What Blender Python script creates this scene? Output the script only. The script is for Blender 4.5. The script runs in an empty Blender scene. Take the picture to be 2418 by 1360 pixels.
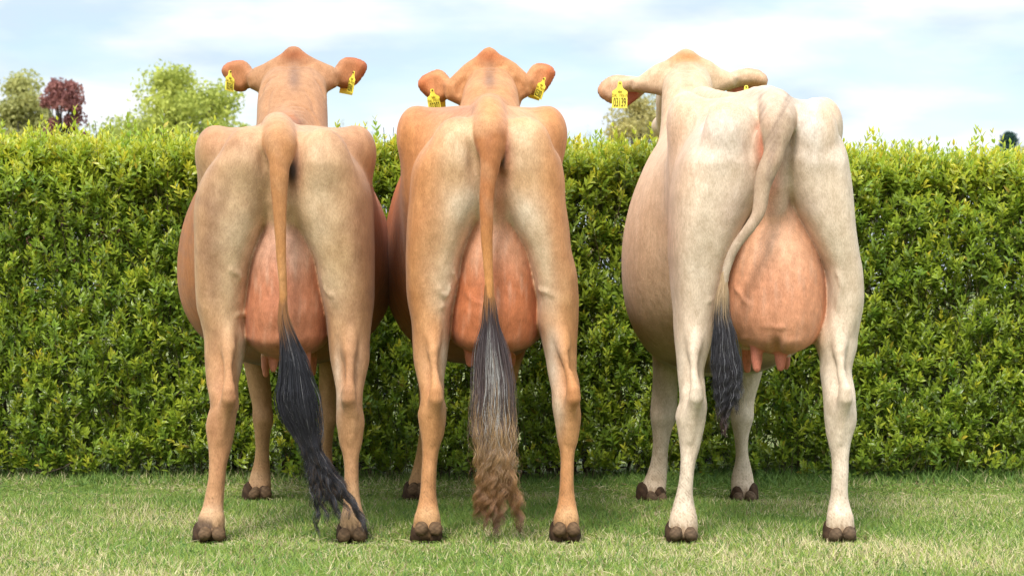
import bpy, math, random, os
import numpy as np
from mathutils import Vector, Matrix, Euler

# ------------------------------------------------------------------ camera, world, sun, exposure
SC = bpy.context.scene
COL = SC.collection
FPX, CX, HZ, CAMH = 5329.0, 1209.0, 680.0, 0.836      # focal length in photo pixels, image centre, horizon row, eye height
cam_d = bpy.data.cameras.new('camera'); cam = bpy.data.objects.new('camera', cam_d); COL.objects.link(cam)
cam.location = (0, 0, CAMH); cam.rotation_euler = (math.radians(90), 0, 0)
cam_d.sensor_width = 36; cam_d.lens = FPX / 2418 * 36
cam_d.clip_start = 0.1; cam_d.clip_end = 3000
cam_d.dof.use_dof = True; cam_d.dof.focus_distance = 7.9; cam_d.dof.aperture_fstop = 9.0
SC.camera = cam

SUN_EL, SUN_AZ = 50.0, 198.0       # sun behind the camera, high, a little to the left (azimuth clockwise from +Y)
SKY_STR = 0.10
world = bpy.data.worlds.new('World'); SC.world = world; world.use_nodes = True
def build_world():
    nt = world.node_tree; N = nt.nodes; L = nt.links
    N.clear()
    out = N.new('ShaderNodeOutputWorld'); bg = N.new('ShaderNodeBackground')
    sky = N.new('ShaderNodeTexSky'); sky.sky_type = 'NISHITA'; sky.sun_disc = False
    sky.sun_elevation = math.radians(SUN_EL); sky.sun_rotation = math.radians(SUN_AZ)
    sky.air_density = 1.0; sky.dust_density = 1.5; sky.ozone_density = 1.5
    tc = N.new('ShaderNodeTexCoord')
    sep = N.new('ShaderNodeSeparateXYZ'); L.new(tc.outputs['Generated'], sep.inputs[0])
    # project the view direction on a flat cloud layer: long banks near the horizon
    zc = N.new('ShaderNodeMath'); zc.operation = 'ADD'; zc.inputs[1].default_value = 0.20; L.new(sep.outputs['Z'], zc.inputs[0])
    zm = N.new('ShaderNodeMath'); zm.operation = 'MAXIMUM'; zm.inputs[1].default_value = 0.02; L.new(zc.outputs[0], zm.inputs[0])
    dx = N.new('ShaderNodeMath'); dx.operation = 'DIVIDE'; L.new(sep.outputs['X'], dx.inputs[0]); L.new(zm.outputs[0], dx.inputs[1])
    dy = N.new('ShaderNodeMath'); dy.operation = 'DIVIDE'; L.new(sep.outputs['Y'], dy.inputs[0]); L.new(zm.outputs[0], dy.inputs[1])
    cb = N.new('ShaderNodeCombineXYZ'); L.new(dx.outputs[0], cb.inputs[0]); L.new(dy.outputs[0], cb.inputs[1])
    nz = N.new('ShaderNodeTexNoise'); nz.inputs['Scale'].default_value = 2.3; nz.inputs['Detail'].default_value = 6; nz.inputs['Roughness'].default_value = 0.52
    nz.inputs['Distortion'].default_value = 0.25
    mp = N.new('ShaderNodeMapping'); mp.inputs['Location'].default_value = (3.1, 1.2, 0); mp.inputs['Scale'].default_value = (1.0, 1.0, 1)
    L.new(cb.outputs[0], mp.inputs[0]); L.new(mp.outputs[0], nz.inputs['Vector'])
    rp = N.new('ShaderNodeValToRGB'); rp.color_ramp.elements[0].position = 0.42; rp.color_ramp.elements[1].position = 0.57
    rp.color_ramp.elements[0].color = (0.30, 0.30, 0.30, 1); rp.color_ramp.elements[1].color = (1, 1, 1, 1)
    L.new(nz.outputs['Fac'], rp.inputs[0])
    nz2 = N.new('ShaderNodeTexNoise'); nz2.inputs['Scale'].default_value = 2.6; nz2.inputs['Detail'].default_value = 5
    L.new(mp.outputs[0], nz2.inputs['Vector'])
    cr = N.new('ShaderNodeValToRGB'); cr.color_ramp.elements[0].position = 0.40; cr.color_ramp.elements[1].position = 0.60
    cr.color_ramp.elements[0].color = (3.8, 4.6, 5.5, 1); cr.color_ramp.elements[1].color = (6.0, 6.2, 6.4, 1)
    L.new(nz2.outputs['Fac'], cr.inputs[0])
    # the cloud sheet is brighter overhead than towards the horizon, as a real one is
    el = N.new('ShaderNodeMapRange'); el.inputs[1].default_value = 0.12; el.inputs[2].default_value = 0.35; el.inputs[3].default_value = 1.0; el.inputs[4].default_value = 2.5
    L.new(sep.outputs['Z'], el.inputs[0])
    crm = N.new('ShaderNodeVectorMath'); crm.operation = 'SCALE'; L.new(cr.outputs[0], crm.inputs[0]); L.new(el.outputs[0], crm.inputs['Scale'])
    tint = N.new('ShaderNodeMix'); tint.data_type = 'RGBA'; tint.blend_type = 'MIX'
    L.new(rp.outputs[0], tint.inputs[0]); L.new(sky.outputs[0], tint.inputs[6]); L.new(crm.outputs[0], tint.inputs[7])
    L.new(tint.outputs[2], bg.inputs['Color']); bg.inputs['Strength'].default_value = SKY_STR
    L.new(bg.outputs[0], out.inputs[0])

build_world()
sd = bpy.data.lights.new('sun', 'SUN'); sun = bpy.data.objects.new('sun', sd); COL.objects.link(sun)
sd.energy = 1.7; sd.angle = math.radians(14); sd.color = (1.0, 0.955, 0.89)
_e, _a = math.radians(SUN_EL), math.radians(SUN_AZ)
_dir = Vector((math.sin(_a) * math.cos(_e), math.cos(_a) * math.cos(_e), math.sin(_e)))
sun.rotation_euler = _dir.to_track_quat('Z', 'Y').to_euler(); sun.location = (-3, -6, 12)
SC.view_settings.view_transform = 'Standard'; SC.view_settings.look = 'None'
SC.view_settings.exposure = 0.90; SC.view_settings.gamma = 1.0
SC.render.engine = 'CYCLES'
SC.cycles.max_bounces = 6; SC.cycles.diffuse_bounces = 3; SC.cycles.glossy_bounces = 2
SC.cycles.transmission_bounces = 3; SC.cycles.transparent_max_bounces = 6
SC.cycles.use_denoising = True; SC.cycles.denoiser = 'OPENIMAGEDENOISE'
SC.cycles.denoising_input_passes = 'RGB_ALBEDO_NORMAL'; SC.cycles.denoising_prefilter = 'ACCURATE'

rng = np.random.default_rng(7)
random.seed(7)

# ------------------------------------------------------------------ helpers
def PW(px, py, Y):
    """photo pixel + true distance -> world point"""
    return np.array([(px - CX) * Y / FPX, Y, CAMH - (py - HZ) * Y / FPX])
def lin(c):
    """0..255 display colour -> linear"""
    c = np.asarray(c, dtype=float) / 255.0
    return np.where(c <= 0.04045, c / 12.92, ((c + 0.055) / 1.055) ** 2.4)

def tag(o, label=None, cat=None, group=None, kind=None):
    if label: o['label'] = label
    if cat: o['category'] = cat
    if group: o['group'] = group
    if kind: o['kind'] = kind
    return o
def empty(name, loc):
    o = bpy.data.objects.new(name, None); COL.objects.link(o); o.location = loc; o.empty_display_size = 0.1
    return o
def np_mesh(name, V, faces, mat, parent=None, colors=None, smooth=True, uv=None):
    """V (n,3); faces: list of int arrays (m,k)"""
    me = bpy.data.meshes.new(name)
    V = np.asarray(V, dtype=np.float32)
    if parent is not None:
        base = np.array(parent_world(parent), dtype=np.float32); V = V - base
    me.vertices.add(len(V)); me.vertices.foreach_set('co', V.ravel())
    faces = [np.asarray(f, dtype=np.int32) for f in faces if len(f)]
    nl = sum(f.size for f in faces); nf = sum(len(f) for f in faces)
    me.loops.add(nl); me.loops.foreach_set('vertex_index', np.concatenate([f.ravel() for f in faces]))
    me.polygons.add(nf)
    tot = np.concatenate([np.full(len(f), f.shape[1], dtype=np.int32) for f in faces])
    st = np.concatenate([[0], np.cumsum(tot)[:-1]]).astype(np.int32)
    me.polygons.foreach_set('loop_start', st)
    me.polygons.foreach_set('loop_total', tot)
    me.update(calc_edges=True)
    if smooth: me.polygons.foreach_set('use_smooth', np.ones(nf, dtype=bool))
    else: me.polygons.foreach_set('use_smooth', np.zeros(nf, dtype=bool))
    if colors is not None:
        ca = me.color_attributes.new('Col', 'FLOAT_COLOR', 'POINT')
        c4 = np.ones((len(V), 4), dtype=np.float32); c4[:, :3] = colors
        ca.data.foreach_set('color', c4.ravel())
    me.materials.append(mat)
    o = bpy.data.objects.new(name, me); COL.objects.link(o)
    if parent is not None: o.parent = parent
    return o
def parent_world(p):
    v = Vector((0, 0, 0))
    while p is not None:
        v = v + p.location; p = p.parent
    return v

def mat_nodes(name):
    m = bpy.data.materials.new(name); m.use_nodes = True
    nt = m.node_tree; N = nt.nodes; L = nt.links
    b = N.get('Principled BSDF')
    return m, N, L, b
def mixc(N, L, fac, a, b, mode='MIX'):
    n = N.new('ShaderNodeMix'); n.data_type = 'RGBA'; n.blend_type = mode
    for sock, v in ((0, fac), (6, a), (7, b)):
        if hasattr(v, 'links'): L.new(v, n.inputs[sock])
        else: n.inputs[sock].default_value = v
    return n.outputs[2]
def noise(N, L, scale, detail=3, rough=0.55, vec=None, sc3=None):
    n = N.new('ShaderNodeTexNoise'); n.inputs['Scale'].default_value = scale
    n.inputs['Detail'].default_value = detail; n.inputs['Roughness'].default_value = rough
    tc = N.new('ShaderNodeTexCoord')
    mp = N.new('ShaderNodeMapping')
    if sc3: mp.inputs['Scale'].default_value = sc3
    L.new(vec if vec is not None else tc.outputs['Object'], mp.inputs[0]); L.new(mp.outputs[0], n.inputs['Vector'])
    return n.outputs['Fac']
def ramp(N, L, f, p0, p1, c0=(0, 0, 0, 1), c1=(1, 1, 1, 1)):
    r = N.new('ShaderNodeValToRGB'); r.color_ramp.elements[0].position = p0; r.color_ramp.elements[1].position = p1
    r.color_ramp.elements[0].color = c0; r.color_ramp.elements[1].color = c1
    L.new(f, r.inputs[0]); return r.outputs[0]

# hide: colour attribute (coat pattern) + fine short-hair texture
def make_hide():
    m, N, L, b = mat_nodes('cow_hide')
    at = N.new('ShaderNodeAttribute'); at.attribute_name = 'Col'
    n1 = noise(N, L, 330, 4, 0.75, sc3=(1, 1, 0.26))       # short hair running down
    n2 = noise(N, L, 38, 4, 0.6, sc3=(1, 1, 0.6))
    n3 = noise(N, L, 7, 3, 0.6)
    f1 = ramp(N, L, n1, 0.30, 0.70, (0.74, 0.70, 0.66, 1), (1.17, 1.17, 1.18, 1))
    f2 = ramp(N, L, n2, 0.32, 0.68, (0.85, 0.82, 0.79, 1), (1.10, 1.10, 1.11, 1))
    f3 = ramp(N, L, n3, 0.35, 0.65, (0.95, 0.93, 0.91, 1), (1.03, 1.04, 1.05, 1))
    c = mixc(N, L, 1.0, at.outputs['Color'], f1, 'MULTIPLY')
    c = mixc(N, L, 1.0, c, f2, 'MULTIPLY')
    c = mixc(N, L, 1.0, c, f3, 'MULTIPLY')
    L.new(c, b.inputs['Base Color'])
    b.inputs['Roughness'].default_value = 0.62
    b.inputs['Specular IOR Level'].default_value = 0.22
    b.inputs['Sheen Weight'].default_value = 0.08; b.inputs['Sheen Roughness'].default_value = 0.4
    b.inputs['Sheen Tint'].default_value = (1, 0.9, 0.8, 1)
    b.inputs['Subsurface Weight'].default_value = 0.0
    bp = N.new('ShaderNodeBump'); bp.inputs['Strength'].default_value = 0.35; bp.inputs['Distance'].default_value = 0.002
    L.new(n1, bp.inputs['Height'])
    bp2 = N.new('ShaderNodeBump'); bp2.inputs['Strength'].default_value = 0.35; bp2.inputs['Distance'].default_value = 0.008
    L.new(n2, bp2.inputs['Height']); L.new(bp2.outputs[0], bp.inputs['Normal'])
    L.new(bp.outputs[0], b.inputs['Normal'])
    return m
def make_attr_mat(name, rough=0.5, spec=0.4, trans=0.0, bump=None, nz=None):
    m, N, L, b = mat_nodes(name)
    at = N.new('ShaderNodeAttribute'); at.attribute_name = 'Col'
    c = at.outputs['Color']
    if nz:
        f = ramp(N, L, noise(N, L, nz, 4, 0.6), 0.3, 0.7, (0.7, 0.7, 0.7, 1), (1.2, 1.2, 1.2, 1))
        c = mixc(N, L, 1.0, c, f, 'MULTIPLY')
    L.new(c, b.inputs['Base Color'])
    b.inputs['Roughness'].default_value = rough; b.inputs['Specular IOR Level'].default_value = spec
    if bump:
        bp = N.new('ShaderNodeBump'); bp.inputs['Strength'].default_value = 0.6; bp.inputs['Distance'].default_value = bump[1]
        L.new(noise(N, L, bump[0], 4, 0.6), bp.inputs['Height']); L.new(bp.outputs[0], b.inputs['Normal'])
    if trans:
        out = N.get('Material Output'); tr = N.new('ShaderNodeBsdfTranslucent'); L.new(c, tr.inputs['Color'])
        mx = N.new('ShaderNodeMixShader'); mx.inputs[0].default_value = trans
        L.new(b.outputs[0], mx.inputs[1]); L.new(tr.outputs[0], mx.inputs[2]); L.new(mx.outputs[0], out.inputs[0])
    return m
M_HIDE = make_hide()
M_LEAF = make_attr_mat('hedge_leaf', 0.34, 0.7, trans=0.42)
M_GRASS = make_attr_mat('grass_blade', 0.55, 0.3, trans=0.30)
M_TREELEAF = make_attr_mat('tree_leaf', 0.6, 0.2, trans=0.35)
M_BARK = make_attr_mat('bark', 0.85, 0.15, bump=(60, 0.004), nz=30)
M_HAIR = make_attr_mat('tail_hair', 0.38, 0.5)
M_HORN = make_attr_mat('dirty_horn', 0.85, 0.2, bump=(120, 0.003), nz=70)
def flat_mat(name, col, rough=0.5, spec=0.4, nzs=60, var=0.12):
    m, N, L, b = mat_nodes(name)
    f = ramp(N, L, noise(N, L, nzs, 3), 0.3, 0.7, (1 - var,) * 3 + (1,), (1 + var * 0.5,) * 3 + (1,))
    L.new(mixc(N, L, 1.0, (*col, 1), f, 'MULTIPLY'), b.inputs['Base Color'])
    b.inputs['Roughness'].default_value = rough; b.inputs['Specular IOR Level'].default_value = spec
    return m
M_TAG = flat_mat('yellow_plastic', (0.90, 0.76, 0.08), 0.38, 0.4, 90, 0.1)
M_INK = flat_mat('black_ink', (0.10, 0.08, 0.015), 0.6, 0.2)
M_INKPALE = flat_mat('faded_ink', (0.36, 0.27, 0.03), 0.6, 0.2)
M_EYE = flat_mat('eye_gloss', (0.012, 0.008, 0.006), 0.08, 0.6)

# ------------------------------------------------------------------ implicit surfaces -> one continuous mesh
def herm(x, xs, ys):
    """smooth (Hermite, limited) interpolation"""
    xs = np.asarray(xs, float); ys = np.asarray(ys, float)
    o = np.argsort(xs); xs = xs[o]; ys = ys[o]
    dlt = np.diff(ys) / np.diff(xs)
    m = np.zeros_like(ys); m[1:-1] = 0.5 * (dlt[1:] + dlt[:-1]); m[0] = dlt[0]; m[-1] = dlt[-1]
    sgn = (dlt[1:] * dlt[:-1]) <= 0
    m[1:-1] = np.where(sgn, 0, np.sign(m[1:-1]) * np.minimum(np.abs(m[1:-1]), 3 * np.minimum(np.abs(dlt[1:]), np.abs(dlt[:-1]))))
    x = np.clip(x, xs[0], xs[-1]); i = np.clip(np.searchsorted(xs, x) - 1, 0, len(xs) - 2)
    h = xs[i + 1] - xs[i]; t = (x - xs[i]) / h
    return ((2*t**3 - 3*t**2 + 1) * ys[i] + (t**3 - 2*t**2 + t) * h * m[i] + (-2*t**3 + 3*t**2) * ys[i+1] + (t**3 - t**2) * h * m[i+1])
def smin(a, b, k):
    h = np.maximum(k - np.abs(a - b), 0) / k
    return np.minimum(a, b) - h * h * h * k * (1 / 6.0)
def smax(a, b, k): return -smin(-a, -b, k)

class Prim:
    pass
def zstack(rows, nn=2.2, capk=0.03):
    """rows (py, Lpx, Rpx, yc, ry) : horizontal slices seen from behind"""
    R = []
    for py, l, r, yc, ry in rows:
        a = PW(l, py, yc); b = PW(r, py, yc)
        R.append((a[2], (a[0] + b[0]) / 2, (b[0] - a[0]) / 2, yc, ry))
    R = np.array(R); R = R[np.argsort(R[:, 0])]
    z0, z1 = R[0, 0], R[-1, 0]
    bb = (np.array([(R[:, 1] - R[:, 2]).min(), (R[:, 3] - R[:, 4]).min(), z0]),
          np.array([(R[:, 1] + R[:, 2]).max(), (R[:, 3] + R[:, 4]).max(), z1]))
    def f(x, y, z):
        xc = herm(z, R[:, 0], R[:, 1]); rx = herm(z, R[:, 0], R[:, 2])
        yc = herm(z, R[:, 0], R[:, 3]); ry = herm(z, R[:, 0], R[:, 4])
        u = np.abs(x - xc) / rx + 1e-6; v = np.abs(y - yc) / ry + 1e-6
        n = nn if not callable(nn) else nn(z)
        S = u ** n + v ** n; q = S ** (1 / n)
        g = q ** (1 - n) * np.sqrt((u ** (n - 1) / rx) ** 2 + (v ** (n - 1) / ry) ** 2)
        d = (q - 1) / np.maximum(g, 0.7 / np.maximum(rx, ry))
        cap = np.maximum(z0 - z, z - z1)
        return smax(d, cap + 0 * d, capk)
    return f, bb
def ystack(rows, capk=0.08):
    """rows (Y, Lpx, Rpx, Tpy, Wpy, Bpy, nu, nd): slices across the body; W = row of the widest point"""
    R = []
    for Y, l, r, t, w, b, nu, nd in rows:
        A = PW(l, w, Y); B = PW(r, w, Y); T = PW(0, t, Y)[2]; Bz = PW(0, b, Y)[2]
        R.append((Y, (A[0] + B[0]) / 2, (B[0] - A[0]) / 2, A[2], T - A[2], A[2] - Bz, nu, nd))
    R = np.array(R)
    bb = (np.array([(R[:, 1] - R[:, 2]).min(), R[0, 0], (R[:, 3] - R[:, 5]).min()]),
          np.array([(R[:, 1] + R[:, 2]).max(), R[-1, 0], (R[:, 3] + R[:, 4]).max()]))
    def f(x, y, z):
        g = [herm(y, R[:, 0], R[:, i]) for i in range(1, 8)]
        up = z >= g[2]
        rz = np.where(up, g[3], g[4]); n = np.where(up, g[5], g[6])
        u = np.abs(x - g[0]) / g[1] + 1e-6; v = np.abs(z - g[2]) / rz + 1e-6
        S = u ** n + v ** n; q = S ** (1 / n)
        gr = q ** (1 - n) * np.sqrt((u ** (n - 1) / g[1]) ** 2 + (v ** (n - 1) / rz) ** 2)
        d = (q - 1) / np.maximum(gr, 0.7 / np.maximum(g[1], rz))
        cap = np.maximum(R[0, 0] - y, y - R[-1, 0])
        return smax(d, cap + 0 * d, capk)
    return f, bb
def chain(pts, dense=0):
    """pts: (px,py,Y,r metres) round cones joined"""
    P = np.array([PW(a, b, c) for a, b, c, _ in pts]); rr = np.array([p[3] for p in pts])
    if dense:
        i0 = np.arange(len(P)); i1 = np.linspace(0, len(P) - 1, dense); P = np.stack([herm(i1, i0, P[:, a]) for a in range(3)], 1); rr = herm(i1, i0, rr)
    kk = 0.0012 if dense else 0.012
    bb = ((P - rr[:, None]).min(0), (P + rr[:, None]).max(0))
    def f(x, y, z):
        D = None
        for i in range(max(1, len(P) - 1)):
            a = P[i]; ra = rr[i]
            if len(P) == 1:
                d = np.sqrt((x - a[0])**2 + (y - a[1])**2 + (z - a[2])**2) - ra
            else:
                b = P[i + 1]; rb = rr[i + 1]; ab = b - a; L2 = (ab ** 2).sum()
                t = np.clip(((x - a[0]) * ab[0] + (y - a[1]) * ab[1] + (z - a[2]) * ab[2]) / L2, 0, 1)
                d = np.sqrt((x - a[0] - t * ab[0])**2 + (y - a[1] - t * ab[1])**2 + (z - a[2] - t * ab[2])**2) - (ra + t * (rb - ra))
            D = d if D is None else smin(D, d, kk)
        return D
    return f, bb
def ell(px, py, Y, r, rot=(0, 0, 0)):
    c = PW(px, py, Y); r = np.array(r, float); M = np.array(Euler([math.radians(a) for a in rot]).to_matrix()).T
    m = r.max()
    def f(x, y, z):
        X, Y_, Z = x - c[0], y - c[1], z - c[2]
        a = M[0, 0]*X + M[0, 1]*Y_ + M[0, 2]*Z; b = M[1, 0]*X + M[1, 1]*Y_ + M[1, 2]*Z; d = M[2, 0]*X + M[2, 1]*Y_ + M[2, 2]*Z
        k0 = np.sqrt((a/r[0])**2 + (b/r[1])**2 + (d/r[2])**2) + 1e-6
        k1 = np.sqrt((a/r[0]**2)**2 + (b/r[1]**2)**2 + (d/r[2]**2)**2) + 1e-6
        return k0 * (k0 - 1) / k1
    return f, (c - m, c + m)
def plate(poly, Y, thick, cup, tilt=0.0, rim=0.03):
    """an ear: outline (photo px) at distance Y, real thickness, cupped forward at its rim; tilt = y shift per metre of x from the root"""
    P = np.array([PW(a, b, Y) for a, b in poly])[:, [0, 2]]
    x0 = PW(poly[0][0], poly[0][1], Y)[0]
    ys = Y
    bb = (np.array([P[:, 0].min(), Y - 0.06, P[:, 1].min()]), np.array([P[:, 0].max(), Y + 0.14, P[:, 1].max()]))
    def f(x, y, z):
        x, z = np.broadcast_arrays(x, z)
        shp = np.broadcast(x, y, z).shape
        xx = x if x.shape != shp else x; zz = z
        d2 = np.full(xx.shape, 1e9); s = np.ones(xx.shape)
        n = len(P)
        for i in range(n):
            a = P[i]; b = P[(i + 1) % n]; e = b - a
            wx, wz = xx - a[0], zz - a[1]
            t = np.clip((wx * e[0] + wz * e[1]) / (e @ e), 0, 1)
            d2 = np.minimum(d2, (wx - e[0]*t)**2 + (wz - e[1]*t)**2)
            c1 = zz >= a[1]; c2 = zz < b[1]; c3 = e[0]*wz > e[1]*wx
            flip = (c1 & c2 & c3) | (~c1 & ~c2 & ~c3)
            s = np.where(flip, -s, s)
        d2 = s * np.sqrt(d2)                      # <0 inside
        inside = np.clip(-d2 / rim, 0, 1)
        w0 = ys + cup * (1 - np.sin(inside * math.pi / 2)) + tilt * np.abs(xx - x0)
        ex = np.maximum(d2 + thick, 0)
        w = np.maximum(np.abs(y - w0) - 0.001, 0)
        return np.sqrt(ex**2 + w**2) - thick
    return f, bb

class Field:
    def __init__(s, lo, hi, h):
        s.lo = np.array(lo, float); s.h = h
        s.n = np.ceil((np.array(hi) - s.lo) / h).astype(int) + 1
        s.F = np.full(s.n, 0.25, dtype=np.float32)
    def _sub(s, bb, pad):
        i0 = np.clip(np.floor((bb[0] - pad - s.lo) / s.h).astype(int), 0, s.n - 1)
        i1 = np.clip(np.ceil((bb[1] + pad - s.lo) / s.h).astype(int) + 1, 1, s.n)
        ax = [(s.lo[a] + np.arange(i0[a], i1[a]) * s.h) for a in range(3)]
        sl = tuple(slice(i0[a], i1[a]) for a in range(3))
        return sl, ax[0][:, None, None], ax[1][None, :, None], ax[2][None, None, :]
    def add(s, prim, k=0.02):
        f, bb = prim; sl, x, y, z = s._sub(bb, 0.05 + k)
        s.F[sl] = smin(s.F[sl], f(x, y, z).astype(np.float32), k)
    def cut(s, prim, k=0.02):
        f, bb = prim; sl, x, y, z = s._sub(bb, 0.03 + k)
        s.F[sl] = smax(s.F[sl], -f(x, y, z).astype(np.float32), k)
    def surf(s, px, py, y0=7.12, y1=7.9):
        ys = np.arange(y0, y1, s.h / 3)
        P_ = np.stack([(px - CX) * ys / FPX, ys, CAMH - (py - HZ) * ys / FPX], 1)
        g = (P_ - s.lo) / s.h; i = np.floor(g).astype(int); f = g - i
        i = np.clip(i, 0, s.n - 2); v = 0
        for c in range(8):
            d = [(c >> a) & 1 for a in range(3)]
            w = np.prod([f[:, a] if d[a] else 1 - f[:, a] for a in range(3)], 0)
            v = v + w * s.F[i[:, 0] + d[0], i[:, 1] + d[1], i[:, 2] + d[2]]
        k = np.where(v < 0)[0]
        return ys[k[0]] if len(k) else None
    def roughen(s, amp, scale, seed=0):
        r = np.random.default_rng(seed)
        x = (s.lo[0] + np.arange(s.n[0]) * s.h)[:, None, None]; y = (s.lo[1] + np.arange(s.n[1]) * s.h)[None, :, None]; z = (s.lo[2] + np.arange(s.n[2]) * s.h)[None, None, :]
        for _ in range(4):
            k = r.normal(size=3); k = k / np.linalg.norm(k) * scale * r.uniform(0.7, 1.5); ph = r.uniform(0, 6.28, 3)
            s.F += (amp * 0.5 * np.sin(k[0]*x*1.3 + ph[0]) * np.sin(k[1]*y*1.3 + ph[1] + k[0]*x*0.4) * np.sin(k[2]*z*1.3 + ph[2] + k[0]*x*0.7)).astype(np.float32)
    def mesh(s, smooth_it=2):
        F = s.F; n = s.n
        I = F < 0
        A = np.zeros(n - 1, dtype=np.uint8)
        for dx in (0, 1):
            for dy in (0, 1):
                for dz in (0, 1):
                    A += I[dx:n[0]-1+dx, dy:n[1]-1+dy, dz:n[2]-1+dz]
        ijk = np.argwhere((A > 0) & (A < 8)); del A
        idx = np.full(n - 1, -1, dtype=np.int32); idx[ijk[:, 0], ijk[:, 1], ijk[:, 2]] = np.arange(len(ijk))
        C = {}
        for c in range(8):
            d = (c & 1, (c >> 1) & 1, (c >> 2) & 1)
            C[c] = F[ijk[:, 0] + d[0], ijk[:, 1] + d[1], ijk[:, 2] + d[2]]
        S = np.zeros((len(ijk), 3)); cnt = np.zeros(len(ijk))
        for c in range(8):
            for a in range(3):
                if (c >> a) & 1: continue
                e = c | (1 << a); m = (C[c] < 0) != (C[e] < 0)
                t = C[c][m] / (C[c][m] - C[e][m])
                p = np.zeros((m.sum(), 3)); p += [(c & 1), (c >> 1) & 1, (c >> 2) & 1]; p[:, a] += t
                S[m] += p; cnt[m] += 1
        V = s.lo + (ijk + S / cnt[:, None]) * s.h
        Q = []
        for a in range(3):
            b, c = (a + 1) % 3, (a + 2) % 3
            sl0 = [slice(None)] * 3; sl1 = [slice(None)] * 3
            sl0[a] = slice(0, n[a] - 1); sl1[a] = slice(1, n[a])
            e = np.argwhere(I[tuple(sl0)] != I[tuple(sl1)])
            e = e[(e[:, b] > 0) & (e[:, c] > 0) & (e[:, b] < n[b] - 1) & (e[:, c] < n[c] - 1)]
            ins = I[e[:, 0], e[:, 1], e[:, 2]]
            def g(db, dc):
                q = e.copy(); q[:, b] -= db; q[:, c] -= dc
                return idx[q[:, 0], q[:, 1], q[:, 2]]
            q = np.stack([g(0, 0), g(1, 0), g(1, 1), g(0, 1)], 1)
            q[~ins] = q[~ins][:, ::-1]
            q = q[:, ::-1]
            Q.append(q[:, ::-1])
        Q = np.concatenate(Q); Q = Q[(Q >= 0).all(1)]
        # light smoothing over the quads' edges
        E = np.concatenate([Q[:, [0, 1]], Q[:, [1, 2]], Q[:, [2, 3]], Q[:, [3, 0]]])
        deg = np.bincount(E[:, 0], minlength=len(V)) + np.bincount(E[:, 1], minlength=len(V))
        deg = np.maximum(deg, 1)
        for it in range(smooth_it):
            lam = 0.5
            N2 = np.stack([np.bincount(E[:, 0], V[E[:, 1], a], len(V)) + np.bincount(E[:, 1], V[E[:, 0], a], len(V)) for a in range(3)], 1) / deg[:, None]
            V = V + lam * (N2 - V)
        return V, Q

# ------------------------------------------------------------------ cows
HIND_Y = [(250, 7.62, .18), (330, 7.60, .24), (400, 7.575, .295), (500, 7.58, .29), (600, 7.58, .262), (700, 7.56, .215), (780, 7.50, .142),
          (850, 7.455, .092), (900, 7.425, .074), (945, 7.392, .066), (985, 7.39, .062), (1040, 7.385, .046), (1100, 7.375, .036),
          (1180, 7.37, .036), (1225, 7.358, .043), (1255, 7.352, .045), (1275, 7.35, .04)]
FRONT_Y = [(760, 8.80, .13), (830, 8.80, .10), (870, 8.80, .078), (940, 8.80, .058), (985, 8.795, .056), (1040, 8.80, .044), (1085, 8.81, .036),
           (1130, 8.81, .037), (1152, 8.80, .042), (1178, 8.795, .042)]
UD_Y = [(430, 7.46, .07), (470, 7.47, .09), (540, 7.50, .13), (600, 7.54, .18), (680, 7.58, .23), (740, 7.60, .262), (795, 7.62, .268), (822, 7.62, .235), (845, 7.62, .14)]
def prof(tab, py, j): 
    return float(herm(np.array([float(py)]), [t[0] for t in tab], [t[j] for t in tab])[0])
def legrows(rows, tab, dz=0.0):
    return [(py, l, r, prof(tab, py, 1), prof(tab, py, 2)) for py, l, r in rows]

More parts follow.
